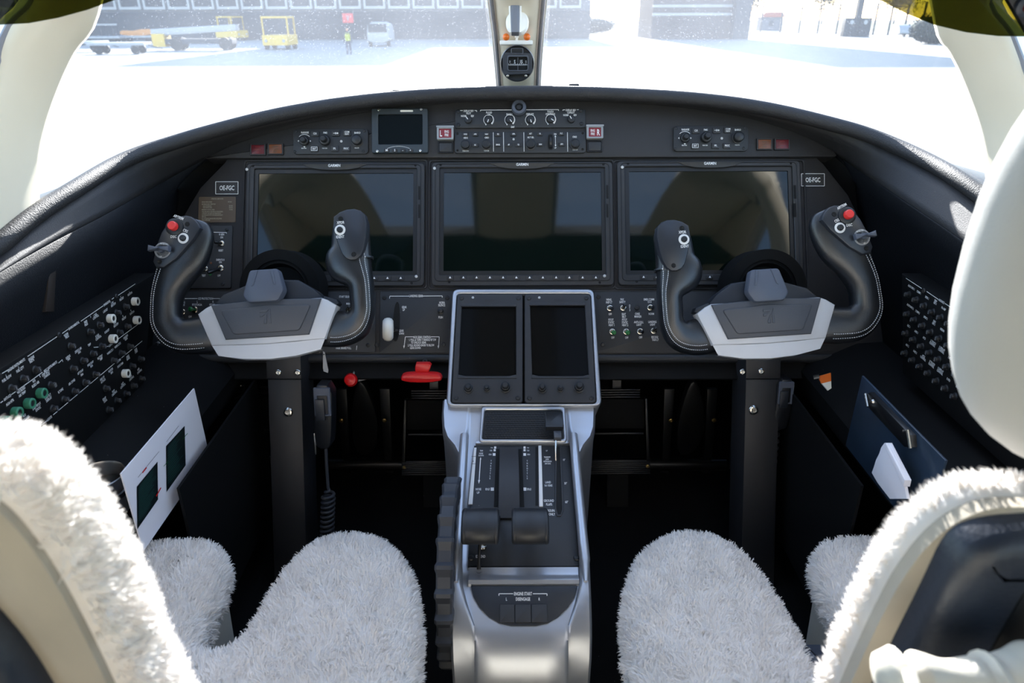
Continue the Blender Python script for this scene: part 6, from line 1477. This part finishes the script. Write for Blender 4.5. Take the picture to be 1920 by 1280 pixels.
m_, d = tx(1688, 69, 1, R(80)); t = thing('parked_car', 'small white car parked beyond the fence posts', 'car', m_)
MB().prism(chaikin([(-1.9, 0.3), (1.9, 0.3), (1.95, 0.8), (1.1, 0.95), (0.6, 1.45), (-0.9, 1.5), (-1.8, 0.9)], 1), -0.8, 0.8, 0.08, Matrix.Rotation(R(90), 4, 'X')).build('car_body', 'white_paint', t)
for x in (-1.2, 1.2): MB().lathe([(0.15, -0.1), (0.32, -0.1), (0.32, 0.1), (0.15, 0.1)], 0, 0, 14, Matrix.Translation((x, -0.8, 0.32)) @ Matrix.Rotation(R(90), 4, 'X')).build('wheel', 'tyre', t)
def bush(px, py, lab, rx, rz_, name='hedge_bush', n=1400, mt='hedge'):
    p = G(px, py); t = thing(name, lab, 'bush', Matrix.Translation(p)); rg = random.Random(int(px)); b = MB()
    core = MB().sphere((0, 0, rz_*0.5), (rx*0.9, rx*0.7, rz_*0.5), 18).build('branches', mt, t)
    for i in range(n):
        a, c_ = rg.uniform(0, 6.283), rg.uniform(-0.9, 1); r_ = math.sqrt(1-c_*c_); q_ = Vector((math.cos(a)*r_*rx, math.sin(a)*r_*rx*0.8, rz_*0.5+c_*rz_*0.52)); q_ *= rg.uniform(0.9, 1.08)
        u = Vector((rg.gauss(0, 1), rg.gauss(0, 1), rg.gauss(0, 1))).normalized()*0.16; v = u.orthogonal().normalized()*0.09
        b.add([q_-u, q_+v, q_+u, q_-v], [(0, 1, 2, 3)])
    l = b.build('foliage', mt, t); l['kind'] = 'stuff'
bush(1755, 82, 'dense dark bush by the fence near the copilot pillar', 2.6, 2.6)
bush(880, 66, 'low dark bush left of the windscreen post', 3.4, 2.6); bush(1110, 62, 'low bush right of the parked ramp truck', 4.0, 2.4)
for px, h_, lab in ((1398, 11, 'leafy tree behind the guard house'), (1540, 12, 'spreading tree beyond the lawn'), (1675, 12, 'tall tree beyond the fence right of the mast')):
    p = G(px, 44); p = CAM+(p-CAM)*0.9; p.z = GZ
    t = thing('roadside_tree', lab, 'tree', Matrix.Translation(p)); rg = random.Random(px); b = MB()
    MB().tube([(0, 0, 0), (0.1, 0, h_*0.4), (0, 0.1, h_*0.7)], [0.3, 0.22, 0.1], 8).build('trunk', 'brick', t)
    for i in range(1800):
        q_ = Vector((rg.gauss(0, 1)*h_*0.28, rg.gauss(0, 1)*h_*0.28, h_*0.75+rg.gauss(0, 1)*h_*0.2)); u = Vector((rg.gauss(0, 1), rg.gauss(0, 1), rg.gauss(0, 1))).normalized()*0.45; v = u.orthogonal().normalized()*0.26
        b.add([q_-u, q_+v, q_+u, q_-v], [(0, 1, 2, 3)])
    l = b.build('crown', 'hedge', t); l['kind'] = 'stuff'
m_, d = tx(1446, 58); t = thing('guard_house', 'small red roofed guard house beyond the fence', 'building', m_)
MB().box(-2.0, 2.0, 0, 3, 0, 2.4).build('wall', 'facade', t); MB().prism([(-2.4, 2.4), (2.4, 2.4), (1.6, 3.3), (-1.6, 3.3)], -3.3, 0.3, 0, Matrix.Rotation(R(90), 4, 'X')).build('roof', 'house_roof', t)
MB().box(-0.6, 0.2, -0.05, 0, 0.9, 1.8).build('window', 'facade_dark', t)
